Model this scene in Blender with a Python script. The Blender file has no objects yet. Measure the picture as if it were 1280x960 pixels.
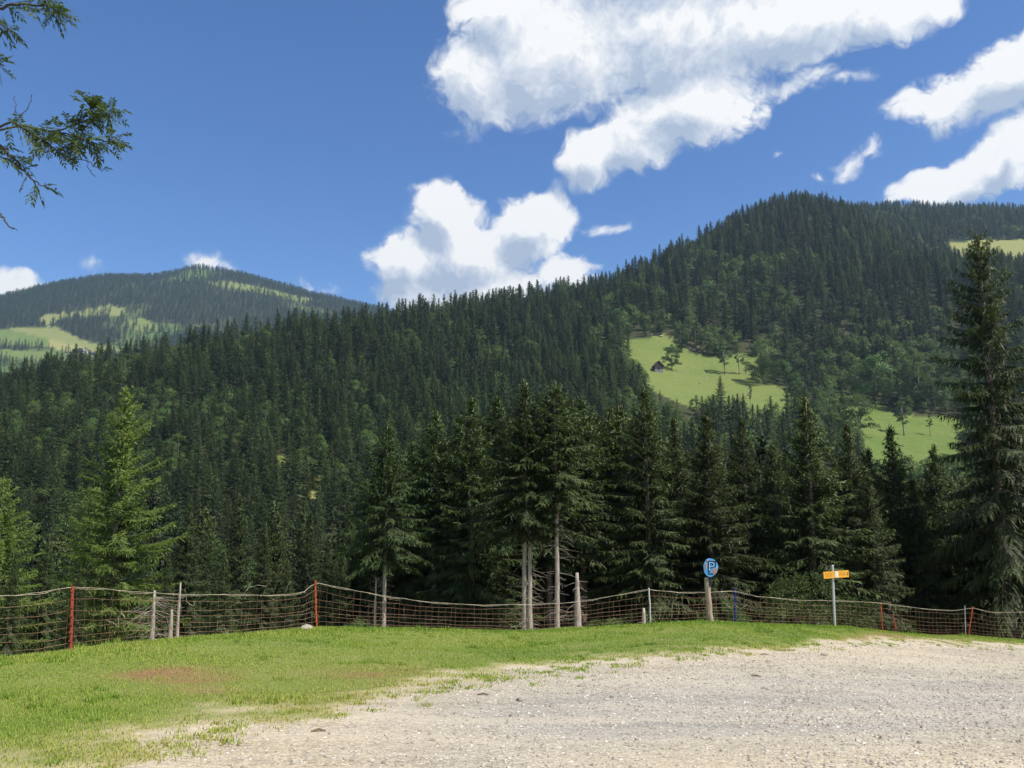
import bpy, math, random
import numpy as np
from mathutils import Vector, Matrix

# ------------------------------------------------------------------ camera, sky, sun, exposure
scene = bpy.context.scene
col = scene.collection
F = 1030.0                                   # focal length in pixels of a 1280 x 960 picture
EYE = 1.6
PITCH = math.atan(150.0 / F)
cd = bpy.data.cameras.new('camera'); cam = bpy.data.objects.new('camera', cd); col.objects.link(cam)
cd.sensor_width = 36.0; cd.lens = 36.0 * F / 1280.0
cd.clip_start = 0.1; cd.clip_end = 30000.0
cam.location = (0, 0, EYE); cam.rotation_euler = (math.pi / 2 + PITCH, 0, 0)
scene.camera = cam

SUN_EL = math.radians(55)
SUN_AZ = math.atan2(0.86, -0.50)             # clockwise from +Y: to the right and a little behind the camera
SUN = Vector((math.cos(SUN_EL) * math.sin(SUN_AZ), math.cos(SUN_EL) * math.cos(SUN_AZ), math.sin(SUN_EL)))
ld = bpy.data.lights.new('sun', 'SUN'); ld.energy = 4.6; ld.angle = math.radians(0.55); ld.color = (1.0, 0.955, 0.88)
lo = bpy.data.objects.new('sun', ld); col.objects.link(lo)
lo.rotation_euler = (-SUN).to_track_quat('-Z', 'Y').to_euler(); lo.location = (20, -20, 60)

vs = scene.view_settings
vs.view_transform = 'Standard'; vs.look = 'None'; vs.exposure = 0.55; vs.gamma = 1.0; vs.use_curve_mapping = False
scene.cycles.use_denoising = True
scene.cycles.max_bounces = 6; scene.cycles.diffuse_bounces = 3; scene.cycles.transmission_bounces = 3
scene.cycles.volume_bounces = 0

CP, SP = math.cos(PITCH), math.sin(PITCH)
def unproj(px, py, Y):
    u = (px - 640.0) / F; v = (480.0 - py) / F
    k = Y / (CP - v * SP)
    return Vector((u * k, Y, EYE + k * (SP + v * CP)))
def proj(X, Y, Z):
    z = np.asarray(Z) - EYE
    d = np.maximum(np.asarray(Y) * CP + z * SP, 1e-3)
    return 640 + F * np.asarray(X) / d, 480 - F * (z * CP - np.asarray(Y) * SP) / d
def pdir(px, py):
    return (unproj(px, py, 1.0) - Vector((0, 0, EYE))).normalized()

# ---- node helpers
def N(nt, t, **kw):
    n = nt.nodes.new(t)
    for k, v in kw.items():
        if k == 'inp':
            for a, b in v.items(): n.inputs[a].default_value = b
        else: setattr(n, k, v)
    return n
def math_n(nt, op, a, b=None, c=None, clamp=False):
    n = nt.nodes.new('ShaderNodeMath'); n.operation = op; n.use_clamp = clamp
    for i, x in enumerate((a, b, c)):
        if x is None: continue
        if isinstance(x, (int, float)): n.inputs[i].default_value = x
        else: nt.links.new(x, n.inputs[i])
    return n.outputs[0]
def ramp(nt, fac, stops, interp='LINEAR'):
    n = nt.nodes.new('ShaderNodeValToRGB'); n.color_ramp.interpolation = interp
    el = n.color_ramp.elements
    while len(el) < len(stops): el.new(0.5)
    for e, (p, c) in zip(el, stops):
        e.position = p; e.color = (c[0], c[1], c[2], 1) if not isinstance(c, (int, float)) else (c, c, c, 1)
    nt.links.new(fac, n.inputs[0]); return n.outputs[0]
def mixc(nt, f, a, b, mode='MIX'):
    n = nt.nodes.new('ShaderNodeMix'); n.data_type = 'RGBA'; n.blend_type = mode
    for s, x in ((n.inputs[0], f), (n.inputs[6], a), (n.inputs[7], b)):
        if isinstance(x, (int, float)): s.default_value = x
        elif isinstance(x, tuple): s.default_value = (x[0], x[1], x[2], 1)
        else: nt.links.new(x, s)
    return n.outputs[2]
def noise(nt, vec, scale, detail=4, rough=0.55, dist=0.0, typ='FBM'):
    n = nt.nodes.new('ShaderNodeTexNoise'); n.noise_type = typ
    n.inputs['Scale'].default_value = scale; n.inputs['Detail'].default_value = detail
    n.inputs['Roughness'].default_value = rough; n.inputs['Distortion'].default_value = dist
    if vec is not None: nt.links.new(vec, n.inputs['Vector'])
    return n.outputs['Fac']

# ---- world: clear sky with cumulus clouds placed by direction
world = bpy.data.worlds.new('World'); scene.world = world; world.use_nodes = True
wt = world.node_tree; wt.nodes.clear()
sky = N(wt, 'ShaderNodeTexSky', sky_type='NISHITA', sun_disc=False, sun_elevation=SUN_EL, sun_rotation=SUN_AZ,
        altitude=900.0, air_density=1.0, dust_density=0.6, ozone_density=3.0)

# cumulus: (centre x, centre y, half width, half height, weight); the lower the weight, the wispier
CLOUDS = [(690, 62, 165, 118, 1), (612, 98, 72, 84, .95), (850, 30, 215, 125, 1), (1010, 20, 190, 78, 1), (860, 136, 125, 74, 1),
          (805, 178, 70, 52, 1), (742, 200, 60, 44, 1), (1120, 8, 90, 56, .95), (990, 106, 50, 22, .62), (1030, 90, 50, 24, .66), (850, -80, 330, 120, 1), (640, 20, 90, 70, .9),
          (1205, 128, 120, 50, .80), (1275, 80, 90, 62, 1), (1180, 232, 95, 34, .95), (1240, 205, 74, 44, 1.05), (1278, 185, 52, 60, 1.05), (1390, 120, 160, 90, 1),
          (575, 318, 128, 66, 1.1), (672, 280, 68, 58, 1.1), (556, 272, 62, 48, 1.1), (510, 325, 66, 54, 1), (585, 368, 140, 46, 1), (560, 300, 80, 50, 1),
          (706, 342, 52, 30, .9), (32, 358, 66, 24, .78), (266, 336, 46, 22, .69), (112, 328, 30, 14, .36), (395, 362, 60, 18, .46),
          (760, 281, 70, 18, .42), (1062, 206, 34, 20, .52), (1086, 192, 34, 20, .55), (1062, 106, 54, 22, .46), (1026, 212, 22, 12, .42), (980, 190, 22, 12, .40),
          (575, 135, 60, 75, .50)]
grp = bpy.data.node_groups.new('cloud_density', 'ShaderNodeTree')
grp.interface.new_socket('Vector', in_out='INPUT', socket_type='NodeSocketVector')
grp.interface.new_socket('Density', in_out='OUTPUT', socket_type='NodeSocketFloat')
grp.interface.new_socket('Mask', in_out='OUTPUT', socket_type='NodeSocketFloat')
gi = grp.nodes.new('NodeGroupInput'); go = grp.nodes.new('NodeGroupOutput')
V = gi.outputs[0]
warp = N(grp, 'ShaderNodeTexNoise', inp={'Scale': 9.0, 'Detail': 3.0, 'Roughness': .62}); grp.links.new(V, warp.inputs['Vector'])
wm = N(grp, 'ShaderNodeVectorMath', operation='MULTIPLY_ADD'); grp.links.new(warp.outputs['Color'], wm.inputs[0]); wm.inputs[1].default_value = (.075,) * 3; wm.inputs[2].default_value = (-.0375,) * 3
wa = N(grp, 'ShaderNodeVectorMath', operation='ADD'); grp.links.new(V, wa.inputs[0]); grp.links.new(wm.outputs[0], wa.inputs[1])
VW = wa.outputs[0]
acc = None
for (cx, cy, rx, ry, w) in CLOUDS:
    c = pdir(cx, cy); a = abs(pdir(cx + rx, cy).x - pdir(cx - rx, cy).x) / 2; b = abs(pdir(cx, cy - ry).z - pdir(cx, cy + ry).z) / 2
    sc_ = (1 / a, 1.25, 1 / b)
    ma = N(grp, 'ShaderNodeVectorMath', operation='MULTIPLY_ADD'); grp.links.new(VW, ma.inputs[0]); ma.inputs[1].default_value = sc_
    ma.inputs[2].default_value = tuple(-c[k] * sc_[k] for k in range(3))
    ln = N(grp, 'ShaderNodeVectorMath', operation='LENGTH'); grp.links.new(ma.outputs[0], ln.inputs[0])
    w = w * .54 if w < .7 else w
    o = math_n(grp, 'MULTIPLY_ADD', ln.outputs['Value'], -w, w)
    acc = o if acc is None else math_n(grp, 'SMOOTH_MAX', acc, o, 0.14)
# the same kind of fair-weather clouds over the rest of the sky
dt = N(grp, 'ShaderNodeVectorMath', operation='DOT_PRODUCT'); grp.links.new(V, dt.inputs[0]); dt.inputs[1].default_value = pdir(640, 420)
beyond = N(grp, 'ShaderNodeMapRange', interpolation_type='SMOOTHSTEP'); grp.links.new(dt.outputs['Value'], beyond.inputs['Value'])
beyond.inputs['From Min'].default_value = .70; beyond.inputs['From Max'].default_value = .60
nO = noise(grp, V, 3.1, 1, .5)
off = math_n(grp, 'MULTIPLY', math_n(grp, 'MULTIPLY', math_n(grp, 'SUBTRACT', nO, .50), 5.0), beyond.outputs[0])
acc = math_n(grp, 'MAXIMUM', math_n(grp, 'MAXIMUM', acc, off), 0.0)
n1 = noise(grp, VW, 17.0, 9, .68)
def billow(sc_, w):
    q = noise(grp, VW, sc_, 1, .5); return math_n(grp, 'MULTIPLY', math_n(grp, 'ABSOLUTE', math_n(grp, 'SUBTRACT', q, .5)), w)
d = math_n(grp, 'MULTIPLY', math_n(grp, 'SUBTRACT', n1, .5), 1.35)
d2 = math_n(grp, 'SUBTRACT', math_n(grp, 'ADD', billow(24.0, 1.0), math_n(grp, 'ADD', billow(55.0, .7), billow(120.0, .45))), .17)
soft = math_n(grp, 'MULTIPLY', math_n(grp, 'ADD', d, d2), math_n(grp, 'ADD', .34, math_n(grp, 'MULTIPLY', acc, 2.2, clamp=True)))
dd = math_n(grp, 'ADD', math_n(grp, 'MULTIPLY', acc, 1.9), soft)
grp.links.new(dd, go.inputs[0]); grp.links.new(acc, go.inputs[1])
tc = N(wt, 'ShaderNodeTexCoord')
def dens(off):
    g = N(wt, 'ShaderNodeGroup'); g.node_tree = grp
    if off is None: wt.links.new(tc.outputs['Generated'], g.inputs[0])
    else:
        a = N(wt, 'ShaderNodeVectorMath', operation='ADD'); a.inputs[1].default_value = off
        wt.links.new(tc.outputs['Generated'], a.inputs[0]); wt.links.new(a.outputs[0], g.inputs[0])
    return g.outputs
D0 = dens(None); D1 = dens(SUN * 0.035)
def sstep(x, a, b):
    n = N(wt, 'ShaderNodeMapRange', interpolation_type='SMOOTHSTEP'); n.inputs['From Min'].default_value = a; n.inputs['From Max'].default_value = b
    wt.links.new(x, n.inputs['Value']); return n.outputs[0]
alpha = sstep(D0[0], .18, .68)
grad = math_n(wt, 'SUBTRACT', D0[0], D1[0])
thick = sstep(D1[1], .10, .85)
lit = math_n(wt, 'ADD', math_n(wt, 'MULTIPLY', grad, .72), math_n(wt, 'SUBTRACT', .97, math_n(wt, 'MULTIPLY', thick, .52)), clamp=True)
ccol = ramp(wt, lit, [(0.0, (.30, .36, .46)), (.45, (.45, .49, .56)), (.75, (.57, .59, .62)), (1.0, (.69, .69, .685))])
hs = N(wt, 'ShaderNodeHueSaturation'); hs.inputs['Saturation'].default_value = 1.25; hs.inputs['Value'].default_value = 1.06; hs.inputs['Hue'].default_value = .508
wt.links.new(sky.outputs[0], hs.inputs['Color'])
b1 = N(wt, 'ShaderNodeBackground'); wt.links.new(hs.outputs[0], b1.inputs[0]); b1.inputs[1].default_value = 0.10
b2 = N(wt, 'ShaderNodeBackground'); wt.links.new(ccol, b2.inputs[0]); b2.inputs[1].default_value = 1.0
mx = N(wt, 'ShaderNodeMixShader'); wt.links.new(alpha, mx.inputs[0]); wt.links.new(b1.outputs[0], mx.inputs[1]); wt.links.new(b2.outputs[0], mx.inputs[2])
wo = N(wt, 'ShaderNodeOutputWorld'); wt.links.new(mx.outputs[0], wo.inputs[0])
world.cycles.sampling_method = 'MANUAL'; world.cycles.sample_map_resolution = 512

# ------------------------------------------------------------------ mesh and object helpers
class MB:
    """collects vertices, triangles and quads (numpy) with a float tint per vertex and a material slot per face"""
    def __init__(s): s.V = []; s.T = []; s.Q = []; s.A = []; s.n = 0; s.TM = []; s.QM = []
    def add(s, v, tris=None, quads=None, tint=0.5, mat=0):
        v = np.asarray(v, float).reshape(-1, 3); s.V.append(v)
        s.A.append(np.broadcast_to(np.asarray(tint, float), (len(v),)).copy())
        if tris is not None and len(tris): t = np.asarray(tris, int) + s.n; s.T.append(t); s.TM.append(np.full(len(t), mat))
        if quads is not None and len(quads): q = np.asarray(quads, int) + s.n; s.Q.append(q); s.QM.append(np.full(len(q), mat))
        s.n += len(v)
    def mesh(s, name, mats, smooth=False, attr='tint', round_=None):
        m = bpy.data.meshes.new(name); VN = None
        V = np.concatenate(s.V); T = np.concatenate(s.T) if s.T else np.zeros((0, 3), int); Q = np.concatenate(s.Q) if s.Q else np.zeros((0, 4), int)
        if round_ is not None:                              # foliage shaded as part of a full crown: faces turned outwards, normals leaning outwards
            VN = round_(V); VN /= np.linalg.norm(VN, axis=1)[:, None] + 1e-9
            fn = np.cross(V[Q[:, 2]] - V[Q[:, 0]], V[Q[:, 3]] - V[Q[:, 1]]); fn /= np.linalg.norm(fn, axis=1)[:, None] + 1e-9
            fl = (fn * VN[Q[:, 0]]).sum(1) < 0; Q = Q.copy(); Q[fl] = Q[fl][:, ::-1]; fn[fl] *= -1
            acc_ = np.zeros_like(V); 
            for k_ in range(4): np.add.at(acc_, Q[:, k_], fn)
            acc_ /= np.linalg.norm(acc_, axis=1)[:, None] + 1e-9; VN = VN * .62 + acc_ * .38; VN /= np.linalg.norm(VN, axis=1)[:, None] + 1e-9; smooth = True
        m.vertices.add(len(V)); m.vertices.foreach_set('co', V.astype('f').ravel())
        li = np.concatenate([T.ravel(), Q.ravel()]); tot = np.concatenate([np.full(len(T), 3), np.full(len(Q), 4)])
        m.loops.add(len(li)); m.loops.foreach_set('vertex_index', li.astype('i'))
        st = np.concatenate([[0], np.cumsum(tot)[:-1]]) if len(tot) else np.zeros(0)
        m.polygons.add(len(tot)); m.polygons.foreach_set('loop_start', st.astype('i')); m.polygons.foreach_set('loop_total', tot.astype('i'))
        mi = np.concatenate(([np.concatenate(s.TM)] if s.TM else []) + ([np.concatenate(s.QM)] if s.QM else []))
        m.polygons.foreach_set('material_index', mi.astype('i'))
        m.polygons.foreach_set('use_smooth', np.full(len(tot), smooth))
        a = m.attributes.new(attr, 'FLOAT', 'POINT'); a.data.foreach_set('value', np.concatenate(s.A).astype('f'))
        for x in (mats if isinstance(mats, (list, tuple)) else [mats]): m.materials.append(x)
        m.update(calc_edges=True)
        if VN is not None: m.normals_split_custom_set_from_vertices(VN.astype('f').tolist())
        return m
    # shapes
    def tube(s, pts, rad, sides=6, tint=.5, mat=0, cap=True):
        P = np.asarray(pts, float); n = len(P); R = np.broadcast_to(np.asarray(rad, float), (n,))
        tg = np.gradient(P, axis=0); tg /= np.linalg.norm(tg, axis=1)[:, None] + 1e-9
        ref = np.array([0, 0, 1.]) if abs(tg[0, 2]) < .9 else np.array([1., 0, 0])
        e1 = np.cross(tg, ref); e1 /= np.linalg.norm(e1, axis=1)[:, None] + 1e-9; e2 = np.cross(tg, e1)
        an = np.arange(sides) * 2 * math.pi / sides
        v = P[:, None] + R[:, None, None] * (np.cos(an)[None, :, None] * e1[:, None] + np.sin(an)[None, :, None] * e2[:, None])
        i = np.arange(n - 1)[:, None] * sides; j = np.arange(sides)[None]; k = (j + 1) % sides
        q = np.stack([i + j, i + k, i + sides + k, i + sides + j], -1).reshape(-1, 4)
        v = v.reshape(-1, 3); tr = None
        if cap:
            v = np.concatenate([v, P[:1], P[-1:]]); b = n * sides
            jj = np.arange(sides); kk = (jj + 1) % sides
            tr = np.concatenate([np.stack([kk, jj, np.full(sides, b)], 1), np.stack([(n - 1) * sides + jj, (n - 1) * sides + kk, np.full(sides, b + 1)], 1)])
        s.add(v, tr, q, tint, mat)
    def box(s, c, h, rot=None, mat=0, tint=.5):
        v = np.array([[x, y, z] for x in (-1, 1) for y in (-1, 1) for z in (-1, 1)], float) * np.asarray(h, float)
        if rot is not None: v = v @ np.array(rot).T
        s.add(v + np.asarray(c, float), None, [(0, 1, 3, 2), (4, 6, 7, 5), (0, 4, 5, 1), (2, 3, 7, 6), (0, 2, 6, 4), (1, 5, 7, 3)], tint, mat)
    def sprays(s, b, d, nrm, L, W, tint=.5, mat=0, bend=.15):
        b = np.asarray(b, float); d = d / (np.linalg.norm(d, axis=1)[:, None] + 1e-9)
        sd = np.cross(d, nrm); sd /= np.linalg.norm(sd, axis=1)[:, None] + 1e-9
        L = np.broadcast_to(L, (len(b),))[:, None]; W = np.broadcast_to(W, (len(b),))[:, None]
        mid = b + d * L * .45; tip = b + d * L; tip[:, 2] -= bend * L[:, 0]
        v = np.stack([b, mid + sd * W * .5, tip, mid - sd * W * .5], 1).reshape(-1, 3)
        q = np.arange(len(b) * 4).reshape(-1, 4)
        s.add(v, None, q, np.repeat(np.broadcast_to(tint, (len(b),)), 4), mat)

def link(name, data, parent=None, loc=None, rotz=0.0, kind=None):
    o = bpy.data.objects.new(name, data); col.objects.link(o)
    if parent is not None: o.parent = parent
    if loc is not None: o.location = loc
    if rotz: o.rotation_euler = (0, 0, rotz)
    if kind: o['kind'] = kind
    return o
def tag(o, label, cat, group=None):
    o['label'] = label; o['category'] = cat
    if group: o['group'] = group
    return o
def thing(name, label, cat, loc=(0, 0, 0), rotz=0.0, group=None):
    return tag(link(name, None, None, loc, rotz), label, cat, group)

# ------------------------------------------------------------------ materials
def new_mat(name):
    m = bpy.data.materials.new(name); m.use_nodes = True; nt = m.node_tree; nt.nodes.clear()
    out = nt.nodes.new('ShaderNodeOutputMaterial'); return m, nt, out
def bsdf(nt, out, colr, rough=.8, bump=None, bstr=.3, bdist=.02, spec=.3, metal=0.0):
    b = nt.nodes.new('ShaderNodeBsdfPrincipled'); b.inputs['Roughness'].default_value = rough if isinstance(rough, (int, float)) else .7
    b.inputs['Specular IOR Level'].default_value = spec; b.inputs['Metallic'].default_value = metal
    if isinstance(colr, tuple): b.inputs['Base Color'].default_value = (*colr, 1)
    else: nt.links.new(colr, b.inputs['Base Color'])
    if bump is not None:
        bn = nt.nodes.new('ShaderNodeBump'); bn.inputs['Strength'].default_value = bstr; bn.inputs['Distance'].default_value = bdist
        nt.links.new(bump, bn.inputs['Height']); nt.links.new(bn.outputs[0], b.inputs['Normal'])
    if out is not None: nt.links.new(b.outputs[0], out.inputs[0])
    return b
def foliage_mat(name, dark, light, trans=.25, var=.25, hue=.02):
    m, nt, out = new_mat(name)
    at = N(nt, 'ShaderNodeAttribute', attribute_name='tint')
    oi = N(nt, 'ShaderNodeObjectInfo')
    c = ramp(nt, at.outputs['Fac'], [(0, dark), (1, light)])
    h = N(nt, 'ShaderNodeHueSaturation'); nt.links.new(c, h.inputs['Color'])
    nt.links.new(math_n(nt, 'MULTIPLY_ADD', oi.outputs['Random'], hue, .5 - hue / 2), h.inputs['Hue'])
    r2 = math_n(nt, 'FRACT', math_n(nt, 'MULTIPLY', oi.outputs['Random'], 7.31))
    nt.links.new(math_n(nt, 'MULTIPLY_ADD', r2, 2 * var, 1 - var), h.inputs['Value'])
    b = bsdf(nt, None, h.outputs[0], .55, spec=.25)
    t = N(nt, 'ShaderNodeBsdfTranslucent'); nt.links.new(mixc(nt, .5, h.outputs[0], (.16, .24, .03)), t.inputs[0])
    x = N(nt, 'ShaderNodeMixShader'); x.inputs[0].default_value = trans
    nt.links.new(b.outputs[0], x.inputs[1]); nt.links.new(t.outputs[0], x.inputs[2]); nt.links.new(x.outputs[0], out.inputs[0])
    return m
def noisy_mat(name, a, b, scale=8., rough=.8, bstr=.4, bdist=.01, stretch=(1, 1, 1), metal=0.0, spec=.3, detail=6):
    m, nt, out = new_mat(name)
    t = N(nt, 'ShaderNodeTexCoord'); mp = N(nt, 'ShaderNodeMapping'); mp.inputs['Scale'].default_value = stretch
    nt.links.new(t.outputs['Object'], mp.inputs[0])
    n = noise(nt, mp.outputs[0], scale, detail, .65)
    bsdf(nt, out, ramp(nt, n, [(.3, a), (.7, b)]), rough, n, bstr, bdist, spec, metal)
    return m
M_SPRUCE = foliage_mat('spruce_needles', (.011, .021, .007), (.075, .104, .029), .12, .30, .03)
M_SPRUCE_FAR = foliage_mat('spruce_needles_far', (.011, .022, .008), (.070, .100, .030), .08, .50, .06)
M_LARCH = foliage_mat('larch_needles', (.090, .140, .030), (.215, .285, .065), .42, .12, .02)
M_FAR = foliage_mat('far_needles', (.030, .054, .020), (.105, .145, .050), .2, .40, .07)
M_LARCH_FAR = foliage_mat('larch_needles_far', (.036, .060, .017), (.110, .152, .044), .2, .30, .03)
M_LEAF = foliage_mat('broad_leaves', (.028, .054, .014), (.108, .162, .040), .25, .38, .05)
M_ASH = foliage_mat('ash_leaves', (.030, .055, .014), (.085, .13, .030), .35, .1, .01)
M_BARK = noisy_mat('spruce_bark', (.11, .085, .068), (.30, .245, .20), 6., .9, .8, .03, (3, 3, .5))
M_BARK_PALE = noisy_mat('dead_and_sunlit_bark', (.20, .165, .135), (.50, .43, .36), 7., .9, .8, .02, (3, 3, .4))  # pale bark of dead trunks; on living spruces it paints in the sunlight
M_TWIG = noisy_mat('twig_bark', (.035, .028, .022), (.09, .075, .06), 20.)
M_ROCK = noisy_mat('rock', (.20, .175, .135), (.42, .37, .29), 9., .85, .7, .02)
M_RUST = noisy_mat('rusty_orange_paint', (.30, .055, .018), (.52, .115, .035), 14., .6, .3, .004, (1, 1, .5))
M_RUST2 = noisy_mat('dark_rust_paint', (.20, .040, .020), (.40, .080, .035), 14., .6, .3, .004, (1, 1, .5))
M_WHITEPOST = noisy_mat('weathered_white_paint', (.45, .44, .40), (.72, .70, .64), 16., .6, .2, .004)
M_BLUEPOST = noisy_mat('navy_blue_paint', (.010, .016, .11), (.022, .034, .20), 12., .5, .2, .004)
M_WIRE = noisy_mat('weathered_wire', (.12, .055, .030), (.38, .23, .14), 3., .6, .1, .002, metal=.2)
M_WIRE_TOP = noisy_mat('pale_top_wire', (.30, .25, .17), (.54, .47, .34), 6., .6, .1, .002, metal=.1)
M_STEEL = noisy_mat('galvanised_pole', (.42, .44, .44), (.58, .60, .60), 10., .45, .1, .002, metal=.35)
M_LOG = noisy_mat('weathered_log', (.22, .15, .10), (.46, .36, .27), 7., .85, .6, .01, (2.5, 2.5, .35))
M_SIGNBLUE = noisy_mat('faded_blue_paint', (.055, .25, .58), (.16, .42, .76), 9., .5, .2, .003)
M_SIGNLT = noisy_mat('pale_blue_paint', (.16, .44, .76), (.28, .55, .84), 9., .5, .2, .003)
M_SIGNDK = noisy_mat('dark_blue_paint', (.008, .014, .035), (.02, .04, .09), 9., .5)
M_ORANGE = noisy_mat('orange_rust_stain', (.42, .17, .05), (.62, .28, .09), 20., .8)
M_YELLOW = noisy_mat('yellow_sign_paint', (.78, .36, .030), (.86, .44, .045), 5., .45, .05, .002)
M_WHITE = noisy_mat('white_sign_paint', (.70, .68, .60), (.80, .78, .70), 5., .45, .05, .002)
M_PRINT = noisy_mat('brown_sign_print', (.30, .12, .02), (.40, .16, .03), 5., .5)
M_DARKWOOD = noisy_mat('dark_barn_boards', (.028, .022, .018), (.075, .058, .045), 4., .85, .5, .02, (6, 6, .5))
M_PALEWALL = noisy_mat('pale_plaster', (.50, .49, .46), (.64, .62, .58), 2., .8)
M_GREYWALL = noisy_mat('grey_stone_base', (.14, .13, .12), (.24, .23, .21), 3., .85)
M_ROOF = noisy_mat('brown_roof', (.055, .045, .042), (.11, .09, .085), 3., .7)
M_GLASS = noisy_mat('dark_window', (.02, .025, .03), (.03, .035, .04), 3., .15, .0)
M_DIRTSTICK = noisy_mat('dry_wood_chip', (.12, .085, .055), (.26, .19, .13), 12.)

# ------------------------------------------------------------------ terrain: stacked profile lines (x px, y px, distance)
def line(pts):
    r = []
    for (px, py, Y) in pts:
        p = unproj(px, py, Y); r.append((p.x / Y, Y, p.z))
    return np.array(r)
AT = np.linspace(-1.5, 1.5, 1501)
def table(r, sm=8):
    o = np.argsort(r[:, 0]); r = r[o]
    Y = np.interp(AT, r[:, 0], r[:, 1]); Z = np.interp(AT, r[:, 0], r[:, 2])
    k = np.exp(-.5 * (np.arange(-3 * sm, 3 * sm + 1) / sm) ** 2); k /= k.sum()
    f = lambda x: np.convolve(np.pad(x, 3 * sm, 'edge'), k, 'valid')
    return f(Y), f(Z)
CREST = line([(-400, 862, 11), (-150, 846, 12), (0, 828, 13), (90, 818, 14), (180, 805, 15.5), (300, 796, 17), (395, 789, 18.5), (500, 790, 20),
              (650, 791, 22), (800, 783, 22.5), (887, 779, 22.5), (1000, 784, 24), (1042, 786, 25), (1100, 791, 28), (1200, 797, 31), (1280, 802, 33), (1500, 812, 36)])
tabs = []
const = lambda Y, Z: (np.full_like(AT, Y), np.full_like(AT, Z))
tabs.append(const(-60, 3.0)); tabs.append(const(0, 0.0))
tabs.append(table(line([(-400, 960, 6.4), (640, 960, 6.5), (1700, 960, 6.6)])))
tabs.append(table(line([(-400, 885, 9.3), (0, 880, 9.6), (400, 868, 10.5), (800, 868, 10.8), (1280, 872, 11.5), (1700, 880, 11.5)])))
cY, cZ = table(CREST, 6); 
tabs.append((cY * .72 + tabs[-1][0] * .28, cZ * .74 + tabs[-1][1] * .26 + .05))
tabs.append((cY, cZ)); CY, CZ = cY, cZ
tabs.append((cY + 3.0, cZ - 0.95))
y5 = np.maximum(36, cY + 7); tabs.append((y5, np.minimum(-5.4, cZ - 2.7)))
tabs.append(const(72, -15.0)); tabs.append(const(150, -42.0))
tabs.append(table(line([(-400, 690, 220), (0, 700, 225), (500, 705, 235), (800, 690, 250), (1280, 690, 250), (1700, 690, 250)]), 20))
tabs.append(table(line([(-400, 590, 330), (0, 565, 340), (200, 548, 380), (400, 525, 420), (560, 505, 470), (700, 485, 540), (790, 452, 600), (870, 470, 600),
                        (960, 485, 580), (1060, 515, 530), (1150, 548, 480), (1300, 556, 470), (1700, 556, 470)]), 14))
tabs.append(table(line([(-400, 545, 430), (0, 512, 480), (100, 486, 520), (200, 470, 560), (300, 452, 600), (380, 444, 640), (450, 427, 690), (560, 411, 740), (640, 400, 790),
                        (700, 395, 830), (760, 386, 860), (830, 357, 880), (900, 344, 880), (985, 340, 850), (1100, 348, 830), (1200, 356, 830), (1700, 353, 830)]), 8))
tabs.append(table(line([(-400, 590, 620), (0, 560, 650), (200, 525, 720), (380, 485, 800), (450, 455, 850), (560, 428, 900), (640, 405, 930), (700, 386, 960), (740, 386, 960),
                        (800, 357, 1000), (850, 332, 1030), (900, 306, 1060), (950, 278, 1090), (985, 267, 1100), (1040, 273, 1120), (1100, 302, 1120), (1150, 332, 1100), (1190, 350, 1090), (1280, 350, 1090), (1700, 347, 1090)]), 6))
tabs.append(table(line([(-400, 640, 1250), (0, 640, 1250), (300, 600, 1300), (450, 560, 1300), (600, 500, 1300), (740, 430, 1330), (900, 330, 1380), (985, 282, 1400), (1040, 280, 1400), (1100, 288, 1380),
                        (1190, 302, 1350), (1280, 301, 1350), (1700, 300, 1350)]), 8))
tabs.append(table(line([(-400, 500, 1850), (0, 492, 1850), (200, 490, 1900), (450, 500, 1900), (740, 480, 1800), (900, 360, 1750), (985, 290, 1700), (1040, 276, 1700), (1100, 273, 1720), (1190, 274, 1750), (1280, 278, 1800), (1700, 282, 1800)]), 8))
tabs.append(table(line([(-400, 420, 2450), (0, 424, 2400), (100, 428, 2400), (160, 420, 2450), (250, 408, 2600), (450, 425, 2700), (740, 465, 2700), (900, 420, 2500), (1100, 330, 2400), (1700, 330, 2400)]), 8))
tabs.append(table(line([(-400, 395, 3300), (-100, 390, 3300), (0, 382, 3300), (60, 366, 3400), (130, 355, 3500), (190, 356, 3500), (215, 351, 3550), (245, 342, 3600), (275, 346, 3600), (310, 354, 3600), (380, 373, 3600),
                        (450, 390, 3600), (600, 425, 3600), (800, 470, 3600), (1700, 450, 3600)]), 4))
tabs.append(table(line([(-400, 470, 5200), (1700, 500, 5200)]))); tabs.append(const(9000, 300.0))
TY = np.stack([t[0] for t in tabs]); TZ = np.stack([t[1] for t in tabs])
for k in range(1, len(TY)): TY[k] = np.maximum(TY[k], TY[k - 1] + 1.0)
def hash2(ix, iy, s):
    v = np.sin(ix * 127.1 + iy * 311.7 + s * 74.7) * 43758.5453
    return v - np.floor(v)
def vnoise(x, y, s=0):
    ix, iy = np.floor(x), np.floor(y); fx, fy = x - ix, y - iy
    fx = fx * fx * (3 - 2 * fx); fy = fy * fy * (3 - 2 * fy)
    a = hash2(ix, iy, s); b = hash2(ix + 1, iy, s); c = hash2(ix, iy + 1, s); d_ = hash2(ix + 1, iy + 1, s)
    return (a * (1 - fx) + b * fx) * (1 - fy) + (c * (1 - fx) + d_ * fx) * fy
def fbm(x, y, s=0, o=4):
    t = 0; a = .5
    for k in range(o): t = t + a * (vnoise(x * 2 ** k, y * 2 ** k, s + k) - .5) * 2; a *= .5
    return t
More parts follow.
